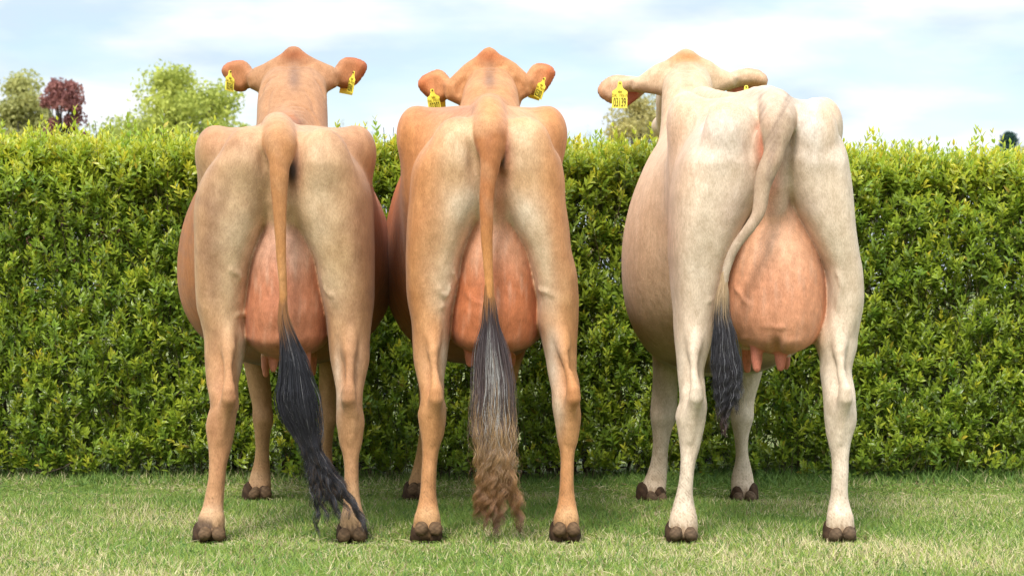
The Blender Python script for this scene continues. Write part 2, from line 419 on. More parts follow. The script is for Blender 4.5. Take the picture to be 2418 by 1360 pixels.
COWS = []
COWS.append(dict(
    label='tan cow with a long black wavy tail tuft, leftmost of the three',
    lo=(-1.33, 7.14, 0.0), hi=(-0.36, 9.86, 1.87),
    torso=[(7.36,605,748,322,380,480,2.2,2.2),(7.45,592,764,304,390,560,2.2,2.2),(7.58,535,818,297,400,620,2.4,2.2),(7.68,494,856,294,415,660,2.9,2.2),(7.75,476,871,297,430,700,3.2,2.3),
           (7.95,462,885,302,520,800,2.6,2.2),(8.2,432,916,306,620,850,2.0,2.2),(8.42,418,930,312,640,866,2.0,2.2),(8.65,428,922,315,630,852,2.0,2.2),
           (8.85,480,880,312,600,830,2.0,2.2),(9.05,545,825,330,560,800,2,2),(9.2,610,770,380,540,720,2,2)],
    hl=[(325,585,655),(365,540,662),(400,505,668),(430,487,666),(460,476,663),(500,470,652),(560,470,628),(620,470,608),(665,470,599),(727,471,590),(758,477,585),(804,484,585),(851,485,574),(900,489,563),(928,494,562),
        (961,498,564),(975,493,559),(1005,487,556),(1029,489,552),(1063,493,545),(1097,494,536),(1131,492,532),(1164,486,529),(1198,479,527),(1225,471,528),(1249,463,530),(1272,457,531)],
    hr=[(325,695,785),(365,690,828),(400,682,853),(430,681,866),(460,685,875),(500,694,878),(560,726,881),(620,750,882),(665,758,882),(715,767,882),(758,774,877),(804,777,873),(851,782,872),(900,792,861),(928,796,856),
        (955,796,855),(995,795,861),(1022,799,858),(1046,802,855),(1076,810,848),(1114,813,847),(1147,812,848),(1181,811,852),(1215,808,858),(1242,802,861),(1262,799,863),(1272,798,864)],
    fl=[(790,560,650),(830,570,640),(867,577,636),(894,582,638),(928,589,641),(961,596,642),(990,598,645),(1029,601,639),(1063,602,637),(1097,597,638),(1124,589,640),(1144,585,641),(1164,578,640),(1178,573,638)],
    fr=[(790,740,815),(830,748,805),(867,753,798),(894,753,797),(928,754,795),(961,755,794),(995,755,792),(1029,754,787),(1063,752,785),(1097,754,787),(1131,764,796),(1150,770,802),(1164,778,806),(1178,780,808)],
    ud=[(430,658,685),(470,646,700),(540,624,726),(600,596,757),(680,585,771),(740,579,780),(790,579,781),(812,592,768),(832,616,744),(850,655,706)], udy=-0.028,
    pins=[(588,368,7.335,(.082,.07,.092)),(764,372,7.335,(.082,.07,.092))],
    hooks=[(505,352,7.76,(.055,.10,.075)),(845,352,7.76,(.055,.10,.075))],
    tail=[(655,303,7.66,.045),(656,304,7.42,.050),(660,335,7.29,.049),(661,375,7.25,.036),(659,420,7.235,.031),(660,480,7.23,.0245),(662,545,7.225,.0195),(664,605,7.222,.0165),(668,665,7.22,.0142),(669,712,7.22,.0135),(669,750,7.22,.011)],
    spine=[(655,300,7.55,.035),(662,292,7.8,.03),(672,296,8.2,.03),(680,300,8.6,.04),(684,292,8.85,.06)],
    neck=[(440,590,790,8.80,.20),(340,602,780,8.92,.19),(300,606,774,8.98,.175),(250,607,773,9.05,.162),(215,611,771,9.11,.15),(185,622,764,9.17,.13),(160,645,742,9.2,.09)],
    head=[[(693,161,9.19,.055),(640,165,9.21,.052),(603,187,9.24,.049)],[(693,161,9.19,.055),(746,165,9.21,.052),(786,186,9.24,.049)],
          [(694,190,9.30,.105),(694,235,9.48,.088),(694,285,9.68,.066),(694,296,9.74,.062)]],
    skull=[(694,109),(706,112),(716,121),(727,129),(745,139),(787,157),(800,172),(797,204),(772,218),(766,262),(612,262),(609,219),(587,209),(582,180),(597,160),(620,151),(650,136),(665,127),(674,118),(683,111)],
    poll=(694,135,9.20,(.052,.045,.043)), pollw=(694,156,9.21,(.092,.055,.030)),
    earl=[(603,178),(595,161),(590.7,154),(582.6,145),(573.7,139.4),(561.6,137.8),(545.4,139.4),(529.3,144),(519.6,152),(516,161),(517,171),(524.4,182),(531.7,193),(541,206),(552,214),(561.6,217),(573.7,216.6),(584,209),(603,200)],
    earr=[(783,178),(788.5,159),(792,151.6),(799.4,141),(810.7,133),(824.5,131.3),(840.7,133),(854.4,137),(864,143.5),(867,151.6),(865.8,162),(859.3,175),(851,187),(840,198.5),(825,207),(803.5,209),(797.8,204),(783,198)],
    teats=[(645,838,880,7.48,.0135),(723,838,878,7.48,.0135),(627,840,892,7.76,.013),(738,840,890,7.76,.013)],
    dew=[[(483,1262),(517,1263)],[(812,1266),(849,1264)],[(600,1166),(629,1166)],[(786,1166),(806,1168)]],
    vein=[[(556,744,7.375),(570,742,7.38),(583,735,7.40)],[(540,636,7.32),(552,642,7.32),(565,650,7.325),(568,662,7.33)],[(762,640,7.4),(766,672,7.38),(772,690,7.37),(790,700,7.352),(800,722,7.35)]],
    vulva=(692,392,7.315,(.020,.03,.055)),
    tilt=(-.0,-.0),
))
COWS.append(dict(
    label='orange tan cow with a grey and brown tail tuft, in the middle of the three',
    lo=(-0.56, 7.14, 0.0), hi=(0.30, 9.86, 1.87),
    torso=[(7.36,1090,1235,288,350,460,2.2,2.2),(7.45,1072,1250,264,360,540,2.2,2.2),(7.58,1012,1288,250,380,600,2.4,2.2),(7.68,966,1312,251,385,650,2.8,2.2),(7.75,950,1323,251,390,690,3.2,2.3),
           (7.95,945,1324,254,480,800,2.5,2.2),(8.2,918,1334,262,600,845,2.0,2.2),(8.42,904,1334,268,630,860,2.0,2.2),(8.65,915,1322,270,620,850,2,2.2),
           (8.85,955,1290,268,600,830,2,2.2),(9.05,1010,1240,290,560,800,2,2),(9.2,1060,1200,350,540,720,2,2)],
    hl=[(295,1056,1140),(340,1013,1150),(380,985,1155),(420,973,1158),(480,969,1148),(542,964,1118),(604,961,1097),(650,961,1089),(696,962,1081),(727,966,1073),(758,971,1067),(804,973,1062),(851,977,1056),(900,987,1048),(921,991,1049),
        (941,993,1049),(958,991,1054),(978,987,1054),(1000,990,1052),(1029,995,1047),(1049,997,1040),(1070,998,1035),(1114,996,1030),(1164,992,1030),(1198,985,1035),(1225,979,1038),(1242,976,1042),(1266,972,1044),(1275,972,1042)],
    hr=[(295,1172,1256),(340,1167,1293),(370,1165,1318),(420,1168,1331),(480,1184,1335),(542,1212,1343),(604,1244,1351),(650,1254,1361),(681,1260,1364),(712,1267,1366),(758,1267,1365),(795,1276,1364),(820,1282,1363),(851,1289,1362),(878,1293,1362),(900,1297,1368),
        (928,1302,1371),(955,1303,1370),(978,1306,1372),(1000,1310,1371),(1022,1313,1368),(1043,1316,1365),(1063,1321,1359),(1097,1323,1356),(1131,1321,1355),(1164,1319,1357),(1198,1314,1363),(1225,1308,1366),(1246,1306,1369),(1275,1300,1368)],
    fl=[(790,965,1050),(830,975,1040),(870,980,1035),(928,989,1032),(978,989,1035),(1029,990,1030),(1063,985,1025),(1097,977,1018),(1131,967,1010),(1151,960,1006),(1164,956,1003),(1178,956,1000)],
    fr=[(790,1160,1250),(829,1172,1241),(860,1170,1230),(894,1166,1221),(928,1162,1213),(961,1158,1210),(995,1158,1208),(1029,1160,1203),(1063,1162,1199),(1097,1162,1199),(1131,1158,1202),(1151,1154,1206),(1164,1152,1208),(1178,1152,1208)],
    ud=[(430,1142,1185),(480,1128,1200),(540,1108,1228),(590,1088,1252),(650,1077,1266),(700,1069,1273),(740,1062,1274),(780,1060,1276),(800,1066,1268),(820,1086,1246),(835,1128,1202)], udy=-0.028,
    pins=[(1082,345,7.335,(.085,.07,.095)),(1238,345,7.335,(.085,.07,.095))],
    hooks=[(980,310,7.76,(.055,.10,.08)),(1297,310,7.76,(.055,.10,.08))],
    tail=[(1155,262,7.66,.045),(1155,264,7.42,.050),(1157,300,7.30,.050),(1158,345,7.26,.041),(1158,380,7.245,.034),(1152,433,7.235,.0265),(1149,480,7.23,.0242),(1149,542,7.225,.021),(1151,604,7.222,.0172),(1155,665,7.22,.015),(1156,700,7.22,.0145),(1157,745,7.22,.012)],
    spine=[(1155,256,7.55,.035),(1156,248,7.8,.03),(1156,256,8.2,.03),(1156,262,8.6,.04),(1156,256,8.85,.06)],
    neck=[(400,1060,1245,8.80,.20),(320,1074,1236,8.92,.19),(270,1082,1230,9.0,.175),(235,1090,1226,9.07,.162),(210,1096,1221,9.12,.148),(188,1106,1210,9.18,.12),(165,1120,1195,9.2,.09)],
    head=[[(1157,163,9.19,.055),(1115,170,9.21,.05),(1070,208,9.25,.045)],[(1157,163,9.19,.055),(1203,165,9.21,.05),(1241,196,9.25,.045)],
          [(1157,192,9.30,.105),(1157,235,9.48,.088),(1155,285,9.68,.066),(1155,296,9.74,.062)]],
    skull=[(1156,111),(1168,117),(1180,129),(1192,135),(1218,150),(1243,173),(1258,190),(1254,224),(1233,236),(1227,254),(1220,285),(1094,285),(1086,249),(1068,241),(1053,234),(1048,200),(1064,184),(1095,155),(1124,135),(1134,124),(1144,115)],
    poll=(1156,138,9.20,(.052,.045,.041)), pollw=(1156,160,9.21,(.092,.055,.032)),
    earl=[(1072,195),(1062.5,184),(1056,175),(1048.7,167.8),(1039.8,162),(1028.5,161),(1012.3,166),(996,174),(985.7,184.8),(982.4,195),(984.9,205),(993.7,217),(1008,230),(1020,236),(1038,242),(1046.3,241),(1055,233),(1072,222)],
    earr=[(1238,190),(1243.8,172),(1248.6,162.7),(1256.7,153),(1268,147),(1280,146.5),(1294.7,149),(1306,155),(1313.3,166),(1311.7,176),(1304.4,191.8),(1293,209.6),(1281.8,220),(1262,225),(1253.5,222.5),(1238,210)],
    teats=[(1109,822,868,7.50,.0145),(1196,822,868,7.48,.0145),(1120,840,866,7.80,.012),(1208,842,868,7.78,.012)],
    dew=[[(994,1249),(1029,1250)],[(1321,1252),(1354,1251)],[(976,1157),(996,1158)],[(1170,1160),(1198,1160)]],
    vein=[[(1034,676,7.345),(1040,690,7.345),(1050,700,7.345),(1058,690,7.36),(1062,672,7.37)],[(1040,725,7.36),(1050,722,7.362)],[(1268,680,7.40),(1280,686,7.365),(1296,690,7.35),(1308,700,7.345)],
          [(1100,690,7.372),(1112,702,7.362),(1122,714,7.355),(1140,716,7.35)],[(1068,640,7.38),(1075,655,7.39),(1078,670,7.40)]],
    vulva=(1190,355,7.30,(.024,.035,.075)),
))
COWS.append(dict(
    label='cream white cow with a sideways curled tail, rightmost of the three',
    lo=(0.26, 7.12, 0.0), hi=(1.25, 9.86, 1.87),
    torso=[(7.36,1745,1915,245,320,430,2.2,2.2),(7.45,1725,1925,226,330,510,2.2,2.2),(7.58,1655,1950,222,350,600,2.4,2.2),(7.68,1600,1970,226,360,650,2.8,2.2),(7.75,1583,1979,231,375,690,3.0,2.3),
           (7.95,1568,1976,233,460,800,2.5,2.2),(8.2,1500,1968,238,590,850,1.9,2.3),(8.42,1471,1960,240,620,876,1.85,2.5),(8.65,1472,1928,235,620,888,1.85,2.5),
           (8.85,1505,1865,232,600,862,2,2.2),(9.05,1545,1800,252,560,800,2,2),(9.2,1580,1740,320,540,720,2,2)],
    hl=[(270,1680,1785),(315,1634,1795),(350,1612,1798),(400,1596,1800),(450,1587,1790),(500,1584,1765),(542,1582,1744),(600,1580,1722),(634,1583,1708),(681,1586,1697),(727,1590,1689),(774,1592,1684),(804,1594,1679),(851,1599,1666),(881,1601,1661),(911,1603,1665),
        (928,1604,1666),(948,1604,1669),(965,1598,1670),(985,1594,1668),(1010,1598,1664),(1035,1601,1659),(1063,1604,1652),(1090,1605,1644),(1131,1603,1638),(1164,1597,1636),(1198,1588,1640),(1225,1583,1644),(1249,1578,1647),(1275,1571,1646)],
    hr=[(270,1845,1932),(310,1836,1960),(345,1836,1980),(400,1836,1992),(450,1846,1999),(500,1864,2004),(542,1886,2007),(600,1917,2015),(634,1933,2022),(665,1939,2026),(700,1941,2030),(745,1939,2029),(776,1928,2026),(807,1924,2023),(829,1931,2020),(851,1937,2014),(880,1938,2010),(904,1941,2014),
        (928,1944,2018),(955,1946,2019),(978,1947,2021),(1002,1949,2020),(1022,1951,2014),(1046,1956,2008),(1076,1963,2004),(1114,1965,2003),(1147,1963,2002),(1171,1961,2003),(1198,1955,2009),(1225,1953,2015),(1249,1949,2018),(1275,1943,2020)],
    fl=[(790,1530,1625),(830,1538,1612),(860,1541,1602),(894,1541,1600),(928,1539,1600),(961,1536,1600),(990,1536,1595),(1012,1539,1588),(1036,1541,1582),(1063,1540,1578),(1097,1534,1577),(1131,1521,1575),(1154,1511,1573),(1174,1502,1573),(1180,1500,1573)],
    fr=[(790,1745,1835),(830,1740,1815),(860,1738,1803),(894,1732,1795),(928,1728,1785),(955,1726,1780),(980,1725,1779),(1002,1728,1774),(1029,1733,1768),(1063,1736,1767),(1080,1736,1769),(1097,1734,1773),(1124,1727,1779),(1151,1726,1783),(1171,1727,1787),(1180,1727,1789)],
    ud=[(400,1808,1838),(450,1795,1850),(500,1770,1880),(550,1748,1906),(600,1728,1930),(650,1712,1944),(710,1706,1948),(760,1713,1942),(795,1733,1928),(820,1765,1900),(836,1805,1868)], udy=-0.05,
    pins=[(1722,318,7.34,(.085,.068,.115)),(1925,318,7.34,(.072,.068,.12))],
    hooks=[(1617,272,7.76,(.055,.10,.08)),(1945,290,7.76,(.055,.10,.08))],
    tail=[(1812,252,7.66,.045),(1830,248,7.42,.053),(1838,280,7.30,.054),(1836,318,7.26,.042),(1831,345,7.245,.034),(1823,377,7.235,.033),(1810,407,7.23,.032),(1800,444,7.225,.0262),(1795,485,7.22,.0235),(1787,512,7.215,.020),(1765,545,7.21,.018),(1743,573,7.21,.0165),(1728,600,7.21,.0155),(1716,634,7.21,.0142),(1711,665,7.21,.0125),(1708,700,7.21,.011),(1710,745,7.21,.010)],
    spine=[(1806,236,7.55,.045),(1786,232,7.8,.038),(1738,240,8.2,.03),(1690,238,8.6,.04),(1660,240,8.85,.06)],
    neck=[(440,1570,1720,8.75,.20),(345,1563,1705,8.9,.19),(285,1562,1692,9.0,.17),(225,1563,1684,9.08,.155),(190,1568,1680,9.13,.14),(165,1585,1665,9.18,.11),(150,1600,1645,9.2,.08)],
    head=[[(1620,164,9.19,.05),(1575,167,9.21,.046),(1523,195,9.25,.040)],[(1620,164,9.19,.05),(1668,167,9.21,.045),(1714,189,9.25,.037)],
          [(1620,190,9.30,.105),(1600,240,9.48,.09),(1586,292,9.68,.066),(1584,302,9.74,.062)]],
    skull=[(1620,115),(1634,119),(1655,136),(1680,145),(1701,161),(1723,171),(1740,182),(1736,204),(1718,213),(1692,225),(1683,242),(1678,285),(1572,285),(1562,227),(1545,223),(1519,219),(1495,213),(1490,188),(1513,179),(1525,169),(1547,153),(1575,142),(1596,128),(1608,118)],
    poll=(1620,142,9.20,(.052,.045,.041)), pollw=(1619,160,9.21,(.092,.055,.030)),
    earl=[(1523,198),(1510,181),(1495.6,178),(1476.5,176),(1457,173.4),(1438,178),(1422,189.6),(1413.4,203),(1412.4,213.5),(1419,227),(1431.5,236.5),(1444,244),(1458,236),(1468,222),(1480,217),(1500,216),(1523,219)],
    earr=[(1712,185),(1723,172),(1741,163),(1769,157),(1797,161),(1815.5,172.6),(1820,185),(1817,199),(1802,204),(1780,201),(1752,203),(1730,209),(1712,212)],
    inl=[(1530,214),(1500,206),(1450,206),(1440,236),(1452,250),(1467,256),(1481,251.8),(1495.6,242),(1508,232.7),(1519,224)],
    inr=[(1712,206),(1750,198),(1795,194),(1792,208),(1765,220),(1738,226),(1718,220)],
    teats=[(1787,820,880,7.44,.0165),(1843,820,877,7.44,.0165),(1764,820,882,7.76,.015),(1855,838,874,7.72,.014)],
    dew=[[(1595,1261),(1632,1263)],[(1973,1264),(2006,1261)],[(1539,1176),(1563,1179)],[(1742,1176),(1773,1175)]],
    vein=[[(1715,640,7.33),(1722,660,7.325),(1735,675,7.31),(1745,690,7.305),(1762,712,7.298),(1782,724,7.296),(1805,732,7.296),(1822,726,7.296)],[(1735,795,7.36),(1752,798,7.34),(1775,794,7.33),(1790,798,7.33)],[(1800,768,7.305),(1830,772,7.305),(1860,774,7.308)],
          [(1975,640,7.34),(1985,655,7.34),(1988,680,7.345),(1980,710,7.35),(1978,732,7.352)],[(1672,712,7.352),(1682,706,7.36)]],
    vulva=(1805,350,7.30,(.03,.03,.07)),
))

# coat colours: perceived colours, turned into surface colours; blobs are fixed to the hide
K_ALB = 0.775
def P(c): return lin(c) * K_ALB * np.array([1.035, .972, .915])
def sstep(a, b, x):
    t = np.clip((x - a) / (b - a), 0, 1); return t * t * (3 - 2 * t)
COAT = [
 dict(base=(212,170,126), barrel=(190,122,68), under=(164,106,64), belly=(105,70,46), udder=(208,138,102), udtop=(222,176,150), teat=(214,142,112), tail=(196,142,92), tail2=(198,142,86),
  head=(196,150,110), poll=(176,108,64), ear=(194,134,90), earedge=(196,96,44), leg=(208,162,118), legin=(232,208,170), foot=(214,176,134), front=(204,160,114),
  blobs=[(505,570,26,120,(168,128,98),.75),(540,620,26,70,(205,168,125),.5),(575,540,42,110,(240,216,178),.85),(590,365,45,40,(234,200,160),.55),(530,330,50,26,(190,140,98),.7),
   (845,560,24,130,(165,118,84),.8),(800,470,26,80,(205,165,120),.5),(780,400,20,30,(196,158,112),.6),(765,360,40,32,(236,202,162),.6),(745,530,36,100,(242,220,182),.85),(830,330,40,26,(196,148,106),.6),(560,440,30,50,(205,172,128),.5),
   (775,670,30,40,(232,214,180),.6),(560,690,26,80,(232,208,164),.6),(800,620,30,50,(222,190,140),.5),
   (515,860,14,60,(216,168,122),.7),(543,900,12,50,(200,150,102),.7),(573,850,8,60,(240,222,190),.8),(543,935,20,20,(196,144,98),.8),(823,935,18,25,(194,142,96),.8),(820,880,14,40,(196,146,100),.8),(850,870,12,60,(218,180,140),.7),(797,900,8,60,(240,220,190),.8),
   (505,1000,16,40,(200,148,104),.7),(525,1130,26,70,(205,150,104),.6),(505,1222,25,22,(226,196,158),.7),(832,1200,25,40,(222,186,140),.7)]),
 dict(base=(218,158,100), barrel=(196,116,58), under=(162,98,54), belly=(118,78,50), udder=(210,130,86), udtop=(228,172,138), teat=(214,138,106), tail=(186,124,76), tail2=(208,148,88),
  head=(212,156,106), poll=(194,118,66), ear=(220,154,104), earedge=(212,110,50), leg=(216,162,110), legin=(240,220,184), foot=(216,172,122), front=(214,164,110),
  blobs=[(1088,335,40,45,(248,222,180),.9),(1228,340,38,45,(248,222,180),.9),(1095,480,38,70,(250,238,210),.95),(1225,520,38,90,(250,236,208),.95),(1052,600,36,90,(248,228,192),.9),(1285,620,34,90,(248,228,192),.9),(1060,680,30,40,(240,224,190),.8),(1290,690,28,40,(240,224,190),.8),
   (1000,480,34,150,(214,150,92),.6),(1320,520,20,160,(214,148,90),.7),(1080,420,30,30,(224,176,118),.6),(1235,430,30,30,(226,178,120),.6),(1030,270,60,20,(196,134,90),.6),(1080,255,30,16,(176,120,86),.6),
   (1030,560,20,60,(224,170,112),.4),(1300,400,16,60,(212,156,100),.6),(1340,740,18,60,(220,168,112),.6),
   (1052,850,10,70,(246,232,206),.85),(1302,850,14,60,(246,232,206),.85),(1000,850,18,60,(228,182,132),.7),(1030,925,16,22,(212,154,98),.8),(1352,925,16,24,(204,144,88),.85),(1315,970,12,40,(244,228,198),.8),(1330,1150,22,60,(214,154,98),.6),(1010,1160,22,60,(220,164,110),.6),(1010,1228,28,18,(214,174,124),.6),(1338,1225,28,16,(216,172,120),.6),
   (1180,440,12,50,(214,150,108),.7),(1181,500,13,40,(208,138,98),.7)]),
 dict(base=(239,221,197), barrel=(242,212,176), under=(216,184,146), belly=(156,124,90), udder=(232,168,130), udtop=(242,190,154), teat=(226,146,122), tail=(196,172,146), tail2=(190,172,150),
  head=(230,204,170), poll=(212,148,88), ear=(232,200,166), earedge=(238,176,130), leg=(240,226,204), legin=(244,234,216), foot=(232,214,188), front=(226,212,188),
  blobs=[(1650,300,60,45,(240,204,162),.8),(1610,400,30,120,(240,206,166),.8),(1700,320,46,50,(242,236,224),.7),(1925,300,40,60,(248,242,230),.9),(1960,300,16,60,(240,208,168),.7),(1700,240,60,18,(240,208,166),.8),(1640,240,40,16,(240,208,168),.7),
   (1740,350,30,20,(214,204,182),.5),(1950,370,36,24,(212,202,180),.5),(1570,560,20,90,(212,160,112),.7),(1650,560,40,100,(238,224,198),.6),(1745,500,30,60,(234,214,196),.6),
   (1970,260,30,16,(240,208,168),.6),(1770,225,30,14,(206,186,158),.6),(1872,235,22,20,(206,186,158),.7),(1835,300,16,60,(186,160,132),.5),(1845,350,12,50,(166,140,112),.6),(1815,420,14,30,(172,150,126),.5),
   (1818,450,20,80,(236,168,134),.8),(1800,340,10,30,(226,150,112),.7),(1900,520,30,60,(240,222,206),.6),(1960,690,26,50,(236,226,200),.7),
   (1930,800,14,30,(224,190,140),.6),(1525,780,40,50,(190,160,124),.5),(1605,1240,30,14,(222,190,148),.5),(1985,1235,30,16,(220,192,156),.5)]),
]

def px_of(V):
    return CX + V[:, 0] * FPX / V[:, 1], HZ - (V[:, 2] - CAMH) * FPX / V[:, 1]

def build_cow(c, k, H):
    tor = ystack(c['torso']); nexp = lambda z: 2.3 + 1.1 * sstep(.66, .90, z)
    hl = zstack(legrows(c['hl'], HIND_Y), nexp); hr = zstack(legrows(c['hr'], HIND_Y), nexp)
    fl = zstack(legrows(c['fl'], FRONT_Y), 2.1); fr = zstack(legrows(c['fr'], FRONT_Y), 2.1)
    udr = [(py, l, r, prof(UD_Y, py, 1) + c['udy'] * sstep(480, 650, py) * 1.0, prof(UD_Y, py, 2)) for py, l, r in c['ud']]
    ud = zstack(udr, 2.15, 0.05)
    neck = zstack(c['neck'], 2.1, 0.03); tail = chain(c['tail'], 44)
    Fd = Field(c['lo'], c['hi'], H)
    Fd.add(tor, 0.02)
    for s in c['spine'][:-1]: pass
    Fd.add(chain(c['spine']), 0.06)
    for h in c['hooks']: Fd.add(ell(*h), 0.11)
    Fd.add(hl, 0.03); Fd.add(hr, 0.03)
    for p in c['pins']: Fd.add(ell(*p), 0.085)
    tc_ = np.interp(405, [t[1] for t in c['tail']], [t[0] for t in c['tail']])
    for s_ in (-1, 1):
        Fd.cut(ell(tc_ + s_ * 36, 392 if k < 2 else 360, 7.262, (.016, .035, .075), (0, s_ * 8, 0)), 0.05)      # hollow beside the tail
    # hock points and Achilles tendons
    for rows, sgn in ((c['hl'], 1), (c['hr'], -1)):
        def mid(py, f):
            l = np.interp(py, [r[0] for r in rows], [r[1] for r in rows]); r_ = np.interp(py, [r[0] for r in rows], [r[2] for r in rows])
            return l + (r_ - l) * f
        hx = {(0, 1): 541, (0, -1): 823, (1, 1): 1030, (1, -1): 1353, (2, 1): 1644, (2, -1): 1996}[(k, sgn)]
        f = (hx - mid(935, 0)) / (mid(935, 1) - mid(935, 0))
        f = min(max(f, 0.3), 0.78)
        Fd.add(chain([(mid(750, .5), 750, 7.40, .034), (mid(830, (f + .5) / 2), 830, 7.352, .022), (mid(885, f), 885, 7.328, .0165), (hx, 922, 7.306, .021), (hx, 940, 7.308, .024), (mid(975, .55), 975, 7.335, .022), (mid(1040, .5), 1040, 7.348, .014)]), 0.018)
        # grooves either side of the tendon
        Fd.cut(chain([(mid(800, .22), 812, 7.335, .010), (mid(860, .27), 860, 7.335, .012), (mid(900, .28), 908, 7.315, .008)]), 0.03)
        Fd.cut(chain([(mid(820, .80), 832, 7.345, .006), (mid(860, .80), 868, 7.34, .008), (mid(900, .82), 905, 7.33, .006)]), 0.03)
        # splint groove down the back of the cannon
        Fd.cut(chain([(mid(1060, .33), 1060, 7.335, .004), (mid(1150, .33), 1150, 7.328, .004)]), 0.014)
        Fd.cut(chain([(mid(1060, .70), 1060, 7.335, .004), (mid(1150, .70), 1150, 7.328, .004)]), 0.014)
        # fetlock swelling
        Fd.add(chain([(mid(1222, .35), 1224, 7.34, .026), (mid(1222, .65), 1224, 7.34, .026)]), 0.03)
    Fd.add(fl, 0.05); Fd.add(fr, 0.05)
    for rows in (c['fl'], c['fr']):
        m = lambda py, f: np.interp(py, [r[0] for r in rows], [r[1] for r in rows]) * (1 - f) + np.interp(py, [r[0] for r in rows], [r[2] for r in rows]) * f
        Fd.add(ell(m(985, .5), 985, 8.765, (.034, .028, .035)), 0.04)
    # neck, head
    Fd.add(neck, 0.10)
    Fd.add(chain(c['head'][2]), 0.05)
    Fd.add(plate(c['skull'], 9.215, 0.042, 0.0, 0.06), 0.05)
    hx, hy = c['head'][2][0][0], c['head'][2][0][1]
    mz = c['head'][2][-1]
    Fd.add(ell(mz[0], mz[1] - 4, mz[2], (.082, .06, .055)), 0.03)
    for s in (-1, 1): Fd.cut(ell(mz[0] + s * 22, mz[1] - 14, mz[2] + .052, (.012, .02, .010)), 0.01)
    for s in (-1, 1): Fd.add(ell(c['head'][2][1][0] + s * 44, c['head'][2][1][1] - 38, c['head'][2][1][2] - .03, (.03, .04, .03)), 0.03)
    # crease under the poll
    pxp, pyp = c['poll'][0], c['poll'][1]
    # neck folds at the withers
    nr = c['neck'][3]
    cxn = (nr[1] + nr[2]) / 2
    def folds(pts, r_, kk, y0=8.5, y1=9.35):
        a0 = np.array(pts, float); tt = np.linspace(0, len(a0) - 1, 5 * len(a0))
        xs_ = herm(tt, np.arange(len(a0)), a0[:, 0]); zs_ = herm(tt, np.arange(len(a0)), a0[:, 1])
        rows = [(a, b, Fd.surf(a, b, y0, y1)) for a, b in zip(xs_, zs_)]
        rows = [(a, b, y_ - .001, r_ * (.35 if j in (0, len(rows) - 1) else 1)) for j, (a, b, y_) in enumerate(rows) if y_]
        if len(rows) > 1: Fd.cut(chain(rows), kk)
    if k == 0:
        for q in range(4): folds([(668 + q * 4, 266 + q * 7), (690, 250 + q * 8), (716, 252 + q * 8), (738, 272 + q * 9), (752 - q, 292 + q * 6)], .0035, .014)
        folds([(722, 212), (736, 236), (744, 268)], .003, .016); folds([(640, 212), (632, 240), (630, 272)], .003, .018)
    folds([(pxp - 40, pyp + 16), (pxp - 18, pyp + 21), (pxp, pyp + 22), (pxp + 18, pyp + 21), (pxp + 40, pyp + 15)], .0035, .012, 9.0, 9.35)
    folds([(pxp - 30, pyp + 25), (pxp, pyp + 29), (pxp + 30, pyp + 25)], .002, .012, 9.0, 9.35)
    if k < 2:
        folds([(cxn - 60, 190), (cxn - 72, 205), (cxn - 76, 224)], .004, .03); folds([(cxn + 60, 190), (cxn + 72, 205), (cxn + 76, 222)], .004, .03)
    # ears
    Fd.add(plate(c['earl'], 9.235, 0.0095, 0.035, 0.30), 0.045); Fd.add(plate(c['earr'], 9.235, 0.0095, 0.035, 0.30), 0.045)
    if 'inl' in c:
        Fd.add(plate(c['inl'], 9.285, 0.006, 0.01, 0.25), 0.012); Fd.add(plate(c['inr'], 9.285, 0.006, 0.01, 0.25), 0.012)
    Fd.roughen(0.0022, 9, 3 + k); Fd.roughen(0.0010, 26, 13 + k)
    # skin between the thighs above the udder
    ex = [(664, 396), (667, 470), (669, 560)] if k == 0 else [(1168, 380), (1166, 460), (1166, 560)] if k == 1 else [(1818, 350), (1822, 440), (1828, 540)]
    Fd.add(chain([(ex[0][0], ex[0][1], 7.365, .052), (ex[1][0], ex[1][1], 7.375, .050), (ex[2][0], ex[2][1], 7.42, .05)]), 0.06)
    # escutcheon, vulva
    v = c['vulva']
    Fd.add(ell(*v, (0, 0, 0)), 0.02)
    Fd.cut(chain([(v[0] + (5 if k != 2 else -6), v[1] - 25, v[2] - .032, .003), (v[0] + (3 if k != 2 else -3), v[1] + 35, v[2] - .034, .004)]), 0.010)
    # udder with its centre groove
    Fu = Field(Fd.lo, (c['hi'][0], 8.0, 1.3), H)
    Fu.add(ud, 0.01)
    umid = lambda py: np.interp(py, [r[0] for r in c['ud']], [(r[1] + r[2]) / 2 for r in c['ud']])
    yr = lambda py: (prof(UD_Y, py, 1) - prof(UD_Y, py, 2) + c['udy'] * sstep(480, 650, py))
    Fu.cut(chain([(umid(y_), y_, yr(y_) - .012, .010 + .004 * (y_ > 700)) for y_ in (600, 680, 740, 800, 845)]), 0.045)
    sl = tuple(slice(0, min(a, b)) for a, b in zip(Fu.n, Fd.n))
    Fd.F[sl] = smin(Fd.F[sl], Fu.F[sl], 0.018)
    for px, p0, p1, Y, r in c['teats']:
        Fd.add(chain([(px, p0, Y, r * 1.35), (px, (p0 + p1) / 2, Y, r * 1.05), (px + .5, p1 - r / .0014 * .85, Y, r * .88)]), 0.014)
